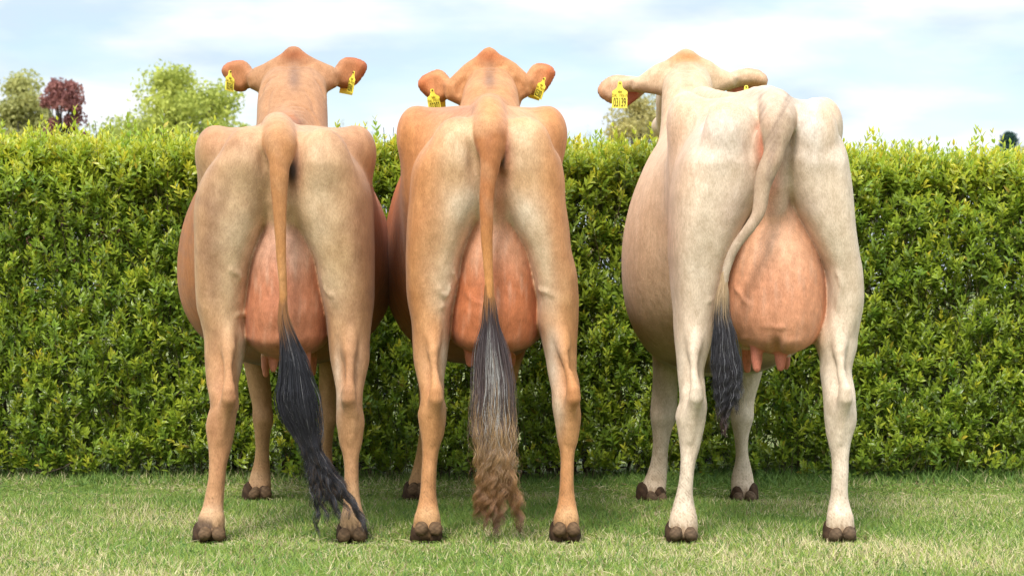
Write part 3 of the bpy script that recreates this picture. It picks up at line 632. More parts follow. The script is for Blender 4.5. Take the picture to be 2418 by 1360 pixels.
    for v_ in c['vein']:
        a0 = np.array([q[:2] for q in v_], float); tt = np.linspace(0, len(a0) - 1, 3 * len(a0) - 2)
        xs_ = np.interp(tt, range(len(a0)), a0[:, 0]); zs_ = np.interp(tt, range(len(a0)), a0[:, 1])
        rows = [(a + 1.5 * math.sin(j * 2.1), b + 1.5 * math.cos(j * 1.7), Fd.surf(a, b)) for j, (a, b) in enumerate(zip(xs_, zs_))]
        rows = [(a, b, y_ + .0020, 0.0056 * (0.55 if j in (0, len(rows) - 1) else 1)) for j, (a, b, y_) in enumerate(rows) if y_]
        if len(rows) > 1:
            md_ = sorted(q[2] for q in rows)[len(rows) // 2]; rows = [q for q in rows if abs(q[2] - md_) < .035]
        if len(rows) > 1: Fd.add(chain(rows), 0.011)
    Fd.add(chain(c['tail'][:4], 16), 0.05)
    Fd.add(tail, 0.014)
    V, Q = Fd.mesh(3)
    # ---- coat
    C = COAT[k]; px, py = px_of(V); Y = V[:, 1]; x, y, z = V.T
    col = np.tile(P(C['base']), (len(V), 1))
    def mix(w, cc):
        nonlocal col
        w = np.clip(w, 0, 1)[:, None]; col = col * (1 - w) + P(cc) * w
    back = sstep(7.62, 8.12, Y + .05 * np.sin(z * 14) + .03 * np.sin(z * 37 + 1))
    mix(back, C['barrel'])
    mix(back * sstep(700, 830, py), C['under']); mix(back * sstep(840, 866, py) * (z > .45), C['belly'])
    leg = (Y < 7.7) * sstep(760, 860, py)
    mix(leg, C['leg'])
    frontleg = (Y > 8.5) * sstep(0.62, 0.5, z) if False else (Y > 8.5) * (1 - sstep(0.50, 0.60, z))
    mix(frontleg, C['front'])
    wob = 0.10 * np.sin(x * 31 + z * 17) + 0.10 * np.sin(z * 43 - x * 22 + 1) + 0.08 * np.sin(x * 80 + z * 61)
    for bx, by, sx, sy, cc, w in C['blobs']:
        g = np.exp(-0.5 * (((px - bx) / sx) ** 2 + ((py - by) / sy) ** 2))
        g = np.clip(g * (1 + wob), 0, 1)
        mix(w * g * (1 - sstep(7.62, 8.0, Y)), (cc[0], cc[1], min(250, cc[2] + 5)))
    # weathered grey-brown mottling along the outer thigh and hip
    nz = np.sin(x * 23 + 3 * np.sin(z * 9)) * np.sin(z * 17 + 2 * np.sin(x * 31)) + .6 * np.sin(x * 61 + z * 37) * np.sin(z * 71 - x * 13)
    mo = np.clip(nz * .8 + .25, 0, 1) * (Y < 8.6) * (z > .45)
    if k == 0: mix(mo * .38 * np.clip(np.abs(px - 672) / 150 - .35, 0, 1), (146, 108, 84))
    if k == 1: mix(mo * .22 * np.clip(np.abs(px - 1150) / 150 - .35, 0, 1), (176, 112, 66))
    if k == 2: mix(mo * .10, (214, 188, 156))
    # head
    hd = sstep(8.88, 9.02, Y) * (py < 420)
    nk = sstep(8.60, 8.78, Y + .0 * x) * (py < 330) * (np.abs(px - (690 if k == 0 else 1157)) < 96) if k < 2 else hd
    mix(np.maximum(hd, nk) * (z > 1.15), C['head'])
    hb = COWS[k]['poll']
    mix(hd * np.exp(-0.5 * (((px - hb[0]) / 34) ** 2 + ((py - hb[1] + 6) / 13) ** 2)), C['poll'])
    mix(hd * .7 * np.exp(-0.5 * (((px - hb[0]) / 11) ** 2 + ((py - hb[1] - 58) / 34) ** 2)), (128, 104, 92) if k < 2 else (196, 176, 150))
    # muzzle dark with a pale ring
    mz = c['head'][2][-1]
    mix(sstep(9.62, 9.66, Y), (226, 204, 176)); mix(sstep(9.73, 9.76, Y), (70, 58, 54))
    # ears
    for e in ('earl', 'earr'):
        E = np.array(c[e]); ex0, ex1 = E[:, 0].min(), E[:, 0].max(); root = E[0, 0]; tip = ex0 if abs(ex0 - root) > abs(ex1 - root) else ex1
        t = (px - root) / (tip - root)
        on = (Y > 9.1) * (t > -0.1) * (t < 1.15) * (py < 262) * (py > 125)
        mix(on * sstep(0.0, 0.4, t), C['ear'])
        # rim colour: near the outline
        dmin = np.full(len(V), 1e9)
        sel = np.where(on > 0)[0]
        if len(sel):
            q = np.stack([px[sel], py[sel]], 1); dm = np.full(len(sel), 1e9)
            for i in range(len(E) - 1):
                a = E[i]; b = E[i + 1]; ab = b - a
                tt = np.clip(((q - a) @ ab) / (ab @ ab), 0, 1); dm = np.minimum(dm, np.hypot(*(q - a - tt[:, None] * ab).T))
            dmin[sel] = dm
        mix(on * sstep(0.25, 0.5, t) * 0.75 * (1 - sstep(3, 12, dmin)) * sstep(.2, .7, t + .2), C['earedge'])
        mix(on * sstep(0.25, 0.5, t) * (0.55 if k == 1 else .3) * np.exp(-0.5 * (((t - .85) / .16) ** 2)), C['earedge'])
        if k == 2: mix(on * sstep(9.262, 9.275, Y - 0.25 * np.abs((px - root) * Y / FPX)) * sstep(.05, .2, t), (196, 118, 92))
    # udder
    dU = ud[0](x, y, z)
    dT = np.minimum(np.minimum(hl[0](x, y, z), hr[0](x, y, z)), tor[0](x, y, z))
    mU = (1 - sstep(0.004, 0.02, dU)) * sstep(-0.012, 0.010, dT - dU) * (Y < 7.95) * (py > 430)
    topw = 1 - sstep(560, 690, py + 14 * np.sin(px * .06))  # sunlit pale top over shaded lower udder, put into the colour
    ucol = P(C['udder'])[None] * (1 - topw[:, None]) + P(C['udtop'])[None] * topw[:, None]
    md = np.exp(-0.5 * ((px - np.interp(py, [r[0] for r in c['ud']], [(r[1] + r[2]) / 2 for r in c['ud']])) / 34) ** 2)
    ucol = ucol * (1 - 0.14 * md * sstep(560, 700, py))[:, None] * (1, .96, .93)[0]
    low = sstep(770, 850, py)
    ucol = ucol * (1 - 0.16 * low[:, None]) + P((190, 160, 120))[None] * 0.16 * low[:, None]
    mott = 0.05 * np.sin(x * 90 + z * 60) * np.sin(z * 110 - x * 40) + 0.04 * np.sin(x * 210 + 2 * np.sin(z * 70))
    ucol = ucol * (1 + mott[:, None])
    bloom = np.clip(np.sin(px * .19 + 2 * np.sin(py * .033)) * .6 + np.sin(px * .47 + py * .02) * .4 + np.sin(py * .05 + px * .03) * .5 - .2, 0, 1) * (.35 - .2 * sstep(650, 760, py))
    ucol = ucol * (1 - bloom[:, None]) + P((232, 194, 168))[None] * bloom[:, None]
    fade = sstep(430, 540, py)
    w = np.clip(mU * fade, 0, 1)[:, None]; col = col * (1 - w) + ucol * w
    for tx, p0, p1, tY, r in c['teats']:
        c0 = PW(tx, (p0 + p1) / 2, tY)
        g = (np.hypot(x - c0[0], y - c0[1]) < r * 2.0) * (py > p0 - 4 + 8 * (tY > 7.6)) * (Y < 7.95)
        mix(g * 1.0, C['teat'])
    # cleft between the thighs is bare pink skin, vulva
    v = c['vulva']
    g = np.exp(-0.5 * (((px - v[0]) / 13) ** 2 + ((py - v[1]) / 42) ** 2)) * (Y < 7.5)
    mix(g, (214, 138, 108) if k != 0 else (196, 140, 112))
    if k == 0: mix(np.exp(-0.5 * (((px - 690) / 9) ** 2 + ((py - 405) / 22) ** 2)) * (Y < 7.5) * 1.2, (74, 58, 52))
    if k == 1: mix(np.exp(-0.5 * (((px - 1186) / 6) ** 2 + ((py - 372) / 26) ** 2)) * (Y < 7.5) * 1.1, (70, 58, 52))
    # tail
    dTa = tail[0](x, y, z)
    mt = (1 - sstep(0.004, 0.012, dTa)) * (Y < 7.5) * (1 - .0 * py)
    tt = sstep(250, 400, py)
    tcol = P(C['tail'])[None] * (1 - sstep(480, 640, py)[:, None]) + P(C['tail2'])[None] * sstep(480, 640, py)[:, None]
    tw = (mt * (sstep(255, 345, py) if k < 2 else sstep(230, 300, py)) * (1 + 1.2 * wob)); tw = np.clip(tw, 0, 1)[:, None]
    col = col * (1 - tw) + tcol * tw
    if k == 2:
        mix(mt * 0.55 * np.clip(np.sin(px * .10 + 2.2 * np.sin(py * .021) + .8 * np.sin(px * .07 + py * .06)) + .25 * np.sin(px * .5 + py * .31) - .15, 0, 1) * (1 - sstep(420, 500, py)), (142, 122, 106))
    mix(mt * sstep(700, 740, py) * 0.8, (90, 66, 58) if k < 2 else (176, 146, 110))
    # feet: pale above, dark muddy coronet
    hindft = (Y < 7.6)
    pyb = np.where(hindft, py, py + 88)
    mix(sstep(1190, 1212, pyb) * (z < .35) * .8, C['foot'])
    mix(sstep(1234, 1252, pyb + 5 * np.sin(px * .5)) * (z < .25) * .85, (104, 84, 62) if k < 2 else (176, 150, 118))
    sp = np.clip(np.sin(x * 310 + 2 * np.sin(z * 130)) * np.sin(z * 270 + 2 * np.sin(x * 170)) * 2 - .9, 0, 1)
    mix(sp * (1 - sstep(.16, .42, z)) * .45 * (z < .42), (120, 92, 66))
    if k == 0: mix(sstep(1218, 1240, pyb - (px - 500) * .2 * (px < 560)) * (z < .25) * (px < 500) * .8, (92, 76, 66))
    mix(sstep(1262, 1272, pyb) * (z < .2), (78, 58, 40))
    base = PW((c['hl'][-1][1] + c['hr'][-1][2]) / 2, HZ, 8.1); base[2] = 0
    root = empty('cow', base)
    tag(root, c['label'], 'cow', 'cows standing in a row with their backs turned')
    body = np_mesh('body', V, [Q], M_HIDE, root, col)
    # eyes
    e0 = c['head'][2][1]
    for s in (-1, 1):
        E = Field(PW(e0[0] + s * 44, e0[1] - 40, e0[2] - .03) - .06, PW(e0[0] + s * 44, e0[1] - 40, e0[2] - .03) + .06, .005)
        E.add(ell(e0[0] + s * 55, e0[1] - 38, e0[2] - .015, (.018, .020, .018)), .005)
        v1, q1 = E.mesh(1); np_mesh('eye', v1, [q1], M_EYE, root)
    # hooves and dewclaws
    for i, rows in enumerate((c['hl'], c['hr'], c['fl'], c['fr'])):
        l, r = rows[-1][1], rows[-1][2]; yc = 7.36 if i < 2 else 8.80
        pg = HZ + CAMH * FPX / yc
        cxp = (l + r) / 2; hw = (r - l) / 2 * yc / FPX
        X0 = PW(cxp, HZ, yc)[0]
        Fh = Field((X0 - .10, yc - .12, -.01), (X0 + .10, yc + .20, .14), .004)
        for s in (-1, 1):
            pxh = cxp + s * hw * .50 / yc * FPX
            zc = lambda zz: HZ - (zz - CAMH) * FPX / yc
            Fh.add(ell(pxh, zc(.042), yc + .015, (.027, .065, .040)), .012)
            Fh.add(ell(pxh + s * 2, zc(.020), yc + .055, (.026, .07, .028)), .02)
            Fh.add(ell(pxh, zc(.028), yc - .022, (.024, .03, .03)), .015)
        Fh.roughen(.003, 60, i + 5 * k); Fh.roughen(.0015, 160, i)
        v1, q1 = Fh.mesh(1)
        cc = np.tile(lin((84, 62, 44)) * .7, (len(v1), 1)) * (1 + .25 * np.sin(v1[:, [0]] * 200 + v1[:, [2]] * 150))
        hf = np_mesh('hoof', v1, [q1], M_HORN, root, cc)
        for (dx_, dy_) in c['dew'][i]:
            yd = (7.305 if i < 2 else 8.755)
            ctr = PW(dx_, dy_, yd)
            Fw = Field(ctr - .05, ctr + .05, .0035)
            s = -1 if dx_ < cxp else 1
            Fw.add(ell(dx_, dy_, yd, (.0225, .023, .0205), (0, s * 14, s * -20)), .01)
            Fw.add(ell(dx_ - s * 2, dy_ - 9, yd + .012, (.018, .02, .016)), .012)
            Fw.roughen(.0028, 70, int(dx_)); Fw.roughen(.0012, 190, int(dx_) + 1)
            v1, q1 = Fw.mesh(1)
            dc = lin((118, 92, 66) if k < 2 else (112, 90, 68)) * .75
            rg = 1 + .10 * np.sin((v1[:, 2] - ctr[2]) * 520 + 6 * np.sin(v1[:, 0] * 90)) + .16 * np.sin(v1[:, 0] * 260 + 2 * np.sin(v1[:, 2] * 330))
            np_mesh('dewclaw', v1, [q1], M_HORN, root, dc[None] * rg[:, None])
    return root

# ------------------------------------------------------------------ tail tufts
def tubes(P_, R_, colr, sides=3):
    """P_ (S,N,3) strands, R_ (S,N) radii, colr (S,N,3) -> verts, faces, colours"""
    S, N, _ = P_.shape
    ang = np.arange(sides) * 2 * math.pi / sides
    T = np.gradient(P_, axis=1); T /= np.linalg.norm(T, axis=2, keepdims=True) + 1e-9
    ref = np.array([0.3, 1.0, 0.05]); A = np.cross(T, ref); A /= np.linalg.norm(A, axis=2, keepdims=True) + 1e-9
    B = np.cross(T, A)
    V = P_[:, :, None, :] + R_[:, :, None, None] * (A[:, :, None, :] * np.cos(ang)[None, None, :, None] + B[:, :, None, :] * np.sin(ang)[None, None, :, None])
    V = V.reshape(-1, 3)
    base = (np.arange(S) * N * sides)[:, None, None]
    i = np.arange(N - 1)[None, :, None] * sides; j = np.arange(sides)[None, None, :]; j2 = (j + 1) % sides
    F = np.stack([base + i + j, base + i + j2, base + i + sides + j2, base + i + sides + j], -1).reshape(-1, 4)
    C = np.repeat(colr[:, :, None, :], sides, axis=2).reshape(-1, 3)
    return V, F, C

def tuft(parent, path, Y0, locks, per, curl, colf, tips, seed, rad=.0011, strays=120, wave0=.35, flat=.55):
    """path: (px,py,half-width px); tips: list of (px,py) where locks end"""
    r = np.random.default_rng(seed)
    path = np.array(path, float); path[3:, 2] *= .88; N = 46
    pys = path[:, 1]; Z0, Z1 = pys[0], pys[-1]
    PS = []; RS = []; CS = []
    for q in range(locks + 1):
        stray = q == locks
        n = strays if stray else per
        a = r.uniform(0, 2 * math.pi); rr = math.sqrt(r.uniform(0, 1))
        u = rr * math.cos(a); v = rr * math.sin(a) * flat
        end = tips[r.integers(len(tips))]
        ende = end[1] - abs(r.normal(0, 22)) - (r.uniform(0, 1) < .40) * r.uniform(0, .5) * (Z1 - Z0)
        start = Z0 + r.uniform(0, 0.10) * (Z1 - Z0)
        ph = u * 4 + v * 3 + r.normal(0, .6); ph2 = r.uniform(0, 6.28); wl = r.uniform(.8, 1.2)
        amp = r.uniform(.6, 1.3)
        for s in range(n):
            if stray:
                a = r.uniform(0, 2 * math.pi); u = 1.12 * math.cos(a) * math.sqrt(r.uniform(.2, 1)); v = flat * math.sin(a)
                ende = tips[r.integers(len(tips))][1] - r.uniform(0, .65) * (Z1 - Z0); ph = r.uniform(0, 6.28); wl = r.uniform(.6, 1.4); amp = r.uniform(.5, 1.6); end = (None, 0)
            e_ = max(start + 60, ende - abs(r.normal(0, 34)))
            t = np.linspace(0, 1, N); y = start + (e_ - start) * t
            cx = herm(y, pys, path[:, 0]); hw = herm(y, pys, path[:, 2])
            g = (y - Z0) / (Z1 - Z0)
            spread = (0.42 - 0.27 * g)                        # strands of one lock draw together to the tip
            du = r.normal() * spread; dv = r.normal() * spread * flat
            U = u + du * .55; Vv = v + dv * .55
            X = cx + U * hw
            if end[0] is not None:
                pull = sstep(.55, .97, g) * .93
                X = X * (1 - pull) + (end[0] + (U - u) * hw * .22) * pull
            am = (curl * amp * sstep(wave0, .95, g) + curl * .07) * np.clip(g * 4, 0, 1)
            fr_ = 2 * math.pi * (g * 5.5 * wl * (1 + .5 * sstep(.5, 1, g)))
            X = X + am * np.sin(fr_ + ph + (r.normal(0, .75) if not stray else 0)) + am * .4 * np.sin(fr_ * .45 + ph2)
            X = X + r.normal() * 3.0 * np.clip(g * 2, 0, 1) * np.sin(2 * math.pi * g * r.uniform(1.2, 3.2) + r.uniform(0, 6.28))
            D = Y0 + (Vv * hw + am * .8 * np.cos(fr_ + ph)) * 7.25 / FPX
            pts = np.stack([(X - CX) * D / FPX, D, CAMH - (y - HZ) * D / FPX], 1)
            pts[:, 2] = np.maximum(pts[:, 2], 0.012)
            PS.append(pts); RS.append(rad * (.6 if stray else 1) * r.uniform(.6, 1.15) * (1 - .65 * t ** 2)); CS.append(colf(g, U, r, q))
    V, F, C = tubes(np.array(PS), np.array(RS), np.array(CS))
    o = np_mesh('tail_tuft', V, [F], M_HAIR, parent, C)
    return o
def c_black(g, u, r, q):
    b = lin((44, 42, 46)) * r.uniform(.5, 1.5)
    c = np.tile(b, (len(g), 1))
    if r.uniform() < .05: c = np.tile(lin((150, 146, 146)) * .7, (len(g), 1))
    j_ = r.normal(0, .03); w = (1 - sstep(.07 + j_, .20 + j_, g))[:, None]; c = c * (1 - w) + lin((186, 128, 78)) * .62 * w
    if r.uniform() < .12:
        w = sstep(.5, .8, g)[:, None]; c = c * (1 - w) + lin((120, 92, 62)) * .7 * w
    return c
def c_grey(g, u, r, q):
    k = math.exp(-(float(np.mean(u)) / .42) ** 2)
    top = lin((70, 56, 56)) * r.uniform(.5, 1.2)
    pale = lin((214, 208, 200)) * .75 if r.uniform() < (.62 * k + .10) else lin((100, 84, 82)) * r.uniform(.5, 1.2)
    mid = lin((196, 156, 108)) * r.uniform(.45, 1.1); end = lin((164, 116, 72)) * r.uniform(.4, 1.2); end2 = lin((112, 76, 56)) * r.uniform(.5, 1.2)
    g = g[:, None]; j_ = r.normal(0, .05)
    c = top[None] * np.ones_like(g)
    w = sstep(.20, .36, g + j_); c = c * (1 - w) + pale * w
    w = sstep(.46, .66, g + j_ * 1.6); c = c * (1 - w) + mid * w
    w = sstep(.64, .84, g + j_); c = c * (1 - w) + end * w
    w = sstep(.84, .96, g); c = c * (1 - w) + end2 * w
    w = 1 - sstep(.07, .17, g + j_ * .6); c = c * (1 - w) + lin((196, 134, 78)) * .68 * w
    return c
def c_third(g, u, r, q):
    c = np.tile(lin((54, 50, 52)) * r.uniform(.45, 1.4), (len(g), 1))
    if r.uniform() < .06: c = np.tile(lin((150, 146, 146)) * .7, (len(g), 1))
    w = (1 - sstep(.12, .32, g + r.uniform(-.07, .07)))[:, None]; c = c * (1 - w) + lin((206, 172, 130)) * .75 * w
    w = sstep(.78, .98, g)[:, None] * .6; c = c * (1 - w) + lin((96, 66, 54)) * w
    return c
def build_tufts(roots):
    tuft(roots[0], [(668,690,5.5),(669,738,8),(672,762,11),(682,800,17),(694,850,27),(700,900,36),(703,945,48),(712,985,46),(727,1030,32),(735,1070,26),(746,1130,28),(764,1200,34),(790,1250,44),(800,1290,46)],
         7.215, 60, 34, 6.5, c_black, [(735,1240),(745,1275),(772,1270),(800,1240),(835,1262),(880,1284),(865,1266),(745,1180),(700,1060),(668,985),(760,1180),(812,1255)], 11, .00095, 260)
    tuft(roots[1], [(1155,650,6),(1156,700,8.5),(1157,735,12),(1158,770,18),(1159,820,31),(1162,870,39),(1164,930,46),(1163,1000,50),(1168,1070,54),(1171,1130,56),(1172,1200,52),(1172,1280,48)],
         7.215, 84, 30, 9.5, c_grey, [(1122,1235),(1124,1245),(1146,1275),(1150,1272),(1171,1285),(1176,1280),(1238,1275),(1233,1262),(1140,1160),(1108,1150),(1228,1160),(1200,1150),(1165,1190)], 12, .0009, 420)
    tuft(roots[2], [(1711,640,5),(1708,672,7.5),(1705,700,12),(1704,740,17),(1708,780,24),(1710,830,33),(1715,880,41),(1719,930,42),(1718,970,34),(1710,1000,22),(1709,1036,8)],
         7.205, 60, 32, 2.6, c_third, [(1692,1000),(1705,1030),(1712,1034),(1722,1010),(1745,985),(1678,960),(1760,960)], 13, .0010, 240, wave0=.2)

# ------------------------------------------------------------------ ear tags
TAG_OUT = [(-.5,0),(.5,0),(.5,.60),(.46,.64),(.24,.72),(.15,.82),(.14,.94),(.08,1.0),(-.08,1.0),(-.14,.94),(-.15,.82),(-.24,.72),(-.46,.64),(-.5,.60)]
def ear_tag(parent, tx, ty, Y, w, h, yaw, roll, pitch, number, small, label=None, backside=True):
    """hangs from its stud at photo point (tx,ty), distance Y"""
    stud = Vector(PW(tx, ty, Y).tolist())
    M = Matrix.Translation(stud) @ Euler((math.radians(pitch), math.radians(roll), math.radians(yaw)), 'XYZ').to_matrix().to_4x4()
    M = M @ Matrix.Translation((0, 0, -0.93 * h))
    def lam(name, M, w, h, t=.0024):
        n = len(TAG_OUT); V = []
        P2 = []
        for i, (a, b) in enumerate(TAG_OUT): P2.append((a * w, b * h))
        for yy in (-t / 2, t / 2):
            for a, b in P2: V.append(tuple(M @ Vector((a, yy + .003 * math.cos(a / w * 2.2), b))))
        F = [np.array([list(range(n))]), np.array([list(range(2 * n - 1, n - 1, -1))]), np.array([[i, n + i, n + (i + 1) % n, (i + 1) % n] for i in range(n)])]
        return np_mesh(name, np.array(V), F, M_TAG, parent, smooth=False)
    o = lam('ear_tag', M, w, h)
    if label: o['label'] = label
    base = parent_world(o)
    def txt(name, s, size, xs, zc, mat):
        cu = bpy.data.curves.new(name, 'FONT'); cu.body = s; cu.size = size; cu.align_x = 'CENTER'; cu.align_y = 'CENTER'; cu.extrude = .0004
        cu.offset = 0
        cu.materials.append(mat)
        tmp = bpy.data.objects.new(name, cu); COL.objects.link(tmp)
        me = bpy.data.meshes.new_from_object(tmp.evaluated_get(bpy.context.evaluated_depsgraph_get()))
        bpy.data.objects.remove(tmp); t = bpy.data.objects.new(name, me); COL.objects.link(t); t.parent = o
        T = Matrix.Translation(-base) @ M @ Matrix.Translation((0, -.0048 + .003, zc)) @ Euler((math.radians(90), 0, 0)).to_matrix().to_4x4() @ Matrix.Diagonal((xs, 1, 1, 1))
        t.matrix_local = T
    def mat(z): return z
    txt('numerals', number, h * .47, w / (h * .47) * .92 / (len(number) * .56), h * .20, M_INK)
    txt('small_numerals', small, h * .155, .95, h * .47, M_INKPALE)
    # stud and small crown mark
    def marks():
        V = []; F = []
        crown = [(-.11,.585),(.11,.585),(.14,.665),(.06,.62),(0,.68),(-.06,.62),(-.14,.665)]
        for a, b in crown: V.append(tuple(M @ Vector((a * w, -.0024, b * h))))
        for a, b in crown: V.append(tuple(M @ Vector((a * w, +.0012, b * h))))
        n = len(crown)
        F = [np.array([[0,1,2,3]]), np.array([[0,3,4,5]]), np.array([[0,5,6]]), np.array([[i, n + i, n + (i + 1) % n, (i + 1) % n] for i in range(n)])]
        np_mesh('crown_mark', np.array(V), F, M_INKPALE, o, smooth=False)
        c = [M @ Vector((0, -.0028 + .003, .93 * h))]
        V = []; n = 10
        for rr, yy in ((.0032, -.002), (.0036, .004)):
            for i in range(n): V.append(tuple(M @ Vector((rr * math.cos(i * 2 * math.pi / n), yy, .93 * h + rr * math.sin(i * 2 * math.pi / n)))))
        F = [np.array([list(range(n))]), np.array([[i, (i + 1) % n, n + (i + 1) % n, n + i] for i in range(n)])]
        np_mesh('stud', np.array(V), F, M_INK, o, smooth=False)
    marks()
    return o
def plain_tag(parent, tx, ty, Y, w, h, yaw, roll, pitch):
    """the front half of the tag, on the inside of the ear"""
    stud = Vector(PW(tx, ty, Y).tolist()); n = len(TAG_OUT)
    M = Matrix.Translation(stud) @ Euler((math.radians(pitch), math.radians(roll), math.radians(yaw)), 'XYZ').to_matrix().to_4x4() @ Matrix.Translation((0, 0, -0.93 * h))
    V = [tuple(M @ Vector((a * w, yy, b * h))) for yy in (-.0012, .0012) for a, b in TAG_OUT]
    F = [np.array([list(range(n))]), np.array([list(range(2 * n - 1, n - 1, -1))]), np.array([[i, n + i, n + (i + 1) % n, (i + 1) % n] for i in range(n)])]
    return np_mesh('ear_tag', np.array(V), F, M_TAG, parent, smooth=False)
def build_tags(R):
    ear_tag(R[0], 544.5, 170, 9.205, .046, .087, 50, 8, -4, '03341', 'DK 19519', 'yellow ear tag on the left ear')
    ear_tag(R[0], 834, 172, 9.205, .048, .088, -58, 14, -4, '03341', 'DK 19519', 'yellow ear tag on the right ear')
    plain_tag(R[0], 824, 182, 9.30, .055, .078, 10, 10, 10)
    ear_tag(R[1], 1021, 214, 9.205, .056, .090, 28, -10, 2, '03302', 'DK 19519', 'yellow ear tag on the left ear')
    plain_tag(R[1], 1038, 222, 9.31, .048, .085, 20, -6, 10)
    ear_tag(R[1], 1284, 187, 9.205, .048, .088, -48, 24, -4, '03302', 'DK 19519', 'yellow ear tag on the right ear')
    plain_tag(R[1], 1270, 196, 9.30, .05, .075, -20, 18, 6)
    ear_tag(R[2], 1464, 197, 9.205, .063, .109, 0, 1, 0, '03139', 'DK 19519', 'yellow ear tag on the left ear')
    ear_tag(R[2], 1762, 206, 9.205, .058, .10, -8, 0, -4, '03139', 'DK 19519', 'yellow ear tag on the right ear')

# ------------------------------------------------------------------ hedge
def leaves(Pos, Dir, Nrm, Ln, Wd, col, shape='privet'):
    """lance-shaped leaves: base position, direction, face normal, length, width, colour"""
    n = len(Pos)
    Sd = np.cross(Dir, Nrm); Sd /= np.linalg.norm(Sd, axis=1, keepdims=True) + 1e-9
    Nn = np.cross(Sd, Dir)
    L = Ln[:, None]; W = Wd[:, None] / 2
    bend = rng.uniform(-.05, .22, (n, 1))
    def pt(t, s, up): return Pos + Dir * L * t + Sd * W * s + Nn * (up * W - bend * L * t * t)
    pts = [pt(0, 0, 0), pt(.33, -.92, .28), pt(.35, 0, 0), pt(.33, .92, .28), pt(.68, -.72, .22), pt(.7, 0, 0), pt(.68, .72, .22), pt(1, 0, 0)]
    V = np.stack(pts, 1).reshape(-1, 3)
    b = (np.arange(n) * 8)[:, None]
    T = np.concatenate([b + np.array([[0, 1, 2]]), b + np.array([[0, 2, 3]]), b + np.array([[4, 7, 5]]), b + np.array([[5, 7, 6]])])
    Qd = np.concatenate([b + np.array([[1, 4, 5, 2]]), b + np.array([[2, 5, 6, 3]])])
    sh = np.array([.72, 1.0, .92, 1.0, 1.04, .95, 1.04, 1.08])     # darker at the base and midrib, paler at the tip
    C = (col[:, None, :] * sh[None, :, None]).reshape(-1, 3)
    return V, T, Qd, C
def unit(a): return a / (np.linalg.norm(a, axis=-1, keepdims=True) + 1e-9)
def wnoise(a, b, seed, sc):
    r = np.random.default_rng(seed); o = 0
    for i in range(6):
        k = r.normal(size=2) * sc * (1 + i * .6); p = r.uniform(0, 6.28)
        o = o + np.sin(a * k[0] + b * k[1] + p) / (1 + i * .5)
    return o / 3
HX0, HX1, HYF, HDEP = -4.3, 4.3, 9.54, 0.95
def hedge_top(x): return 1.385 - 0.016 * x + 0.02 * wnoise(x, x * 0, 5, 2.2)
def hedge_face(x, z):
    return HYF + 0.055 * wnoise(x, z * 1.1, 9, 3.0) + 0.035 * wnoise(x, z, 19, 8.0) + .10 * np.clip((z - 1.25) / .25, 0, 1) ** 2 + .03 * np.clip(.25 - z, 0, 1) * 4
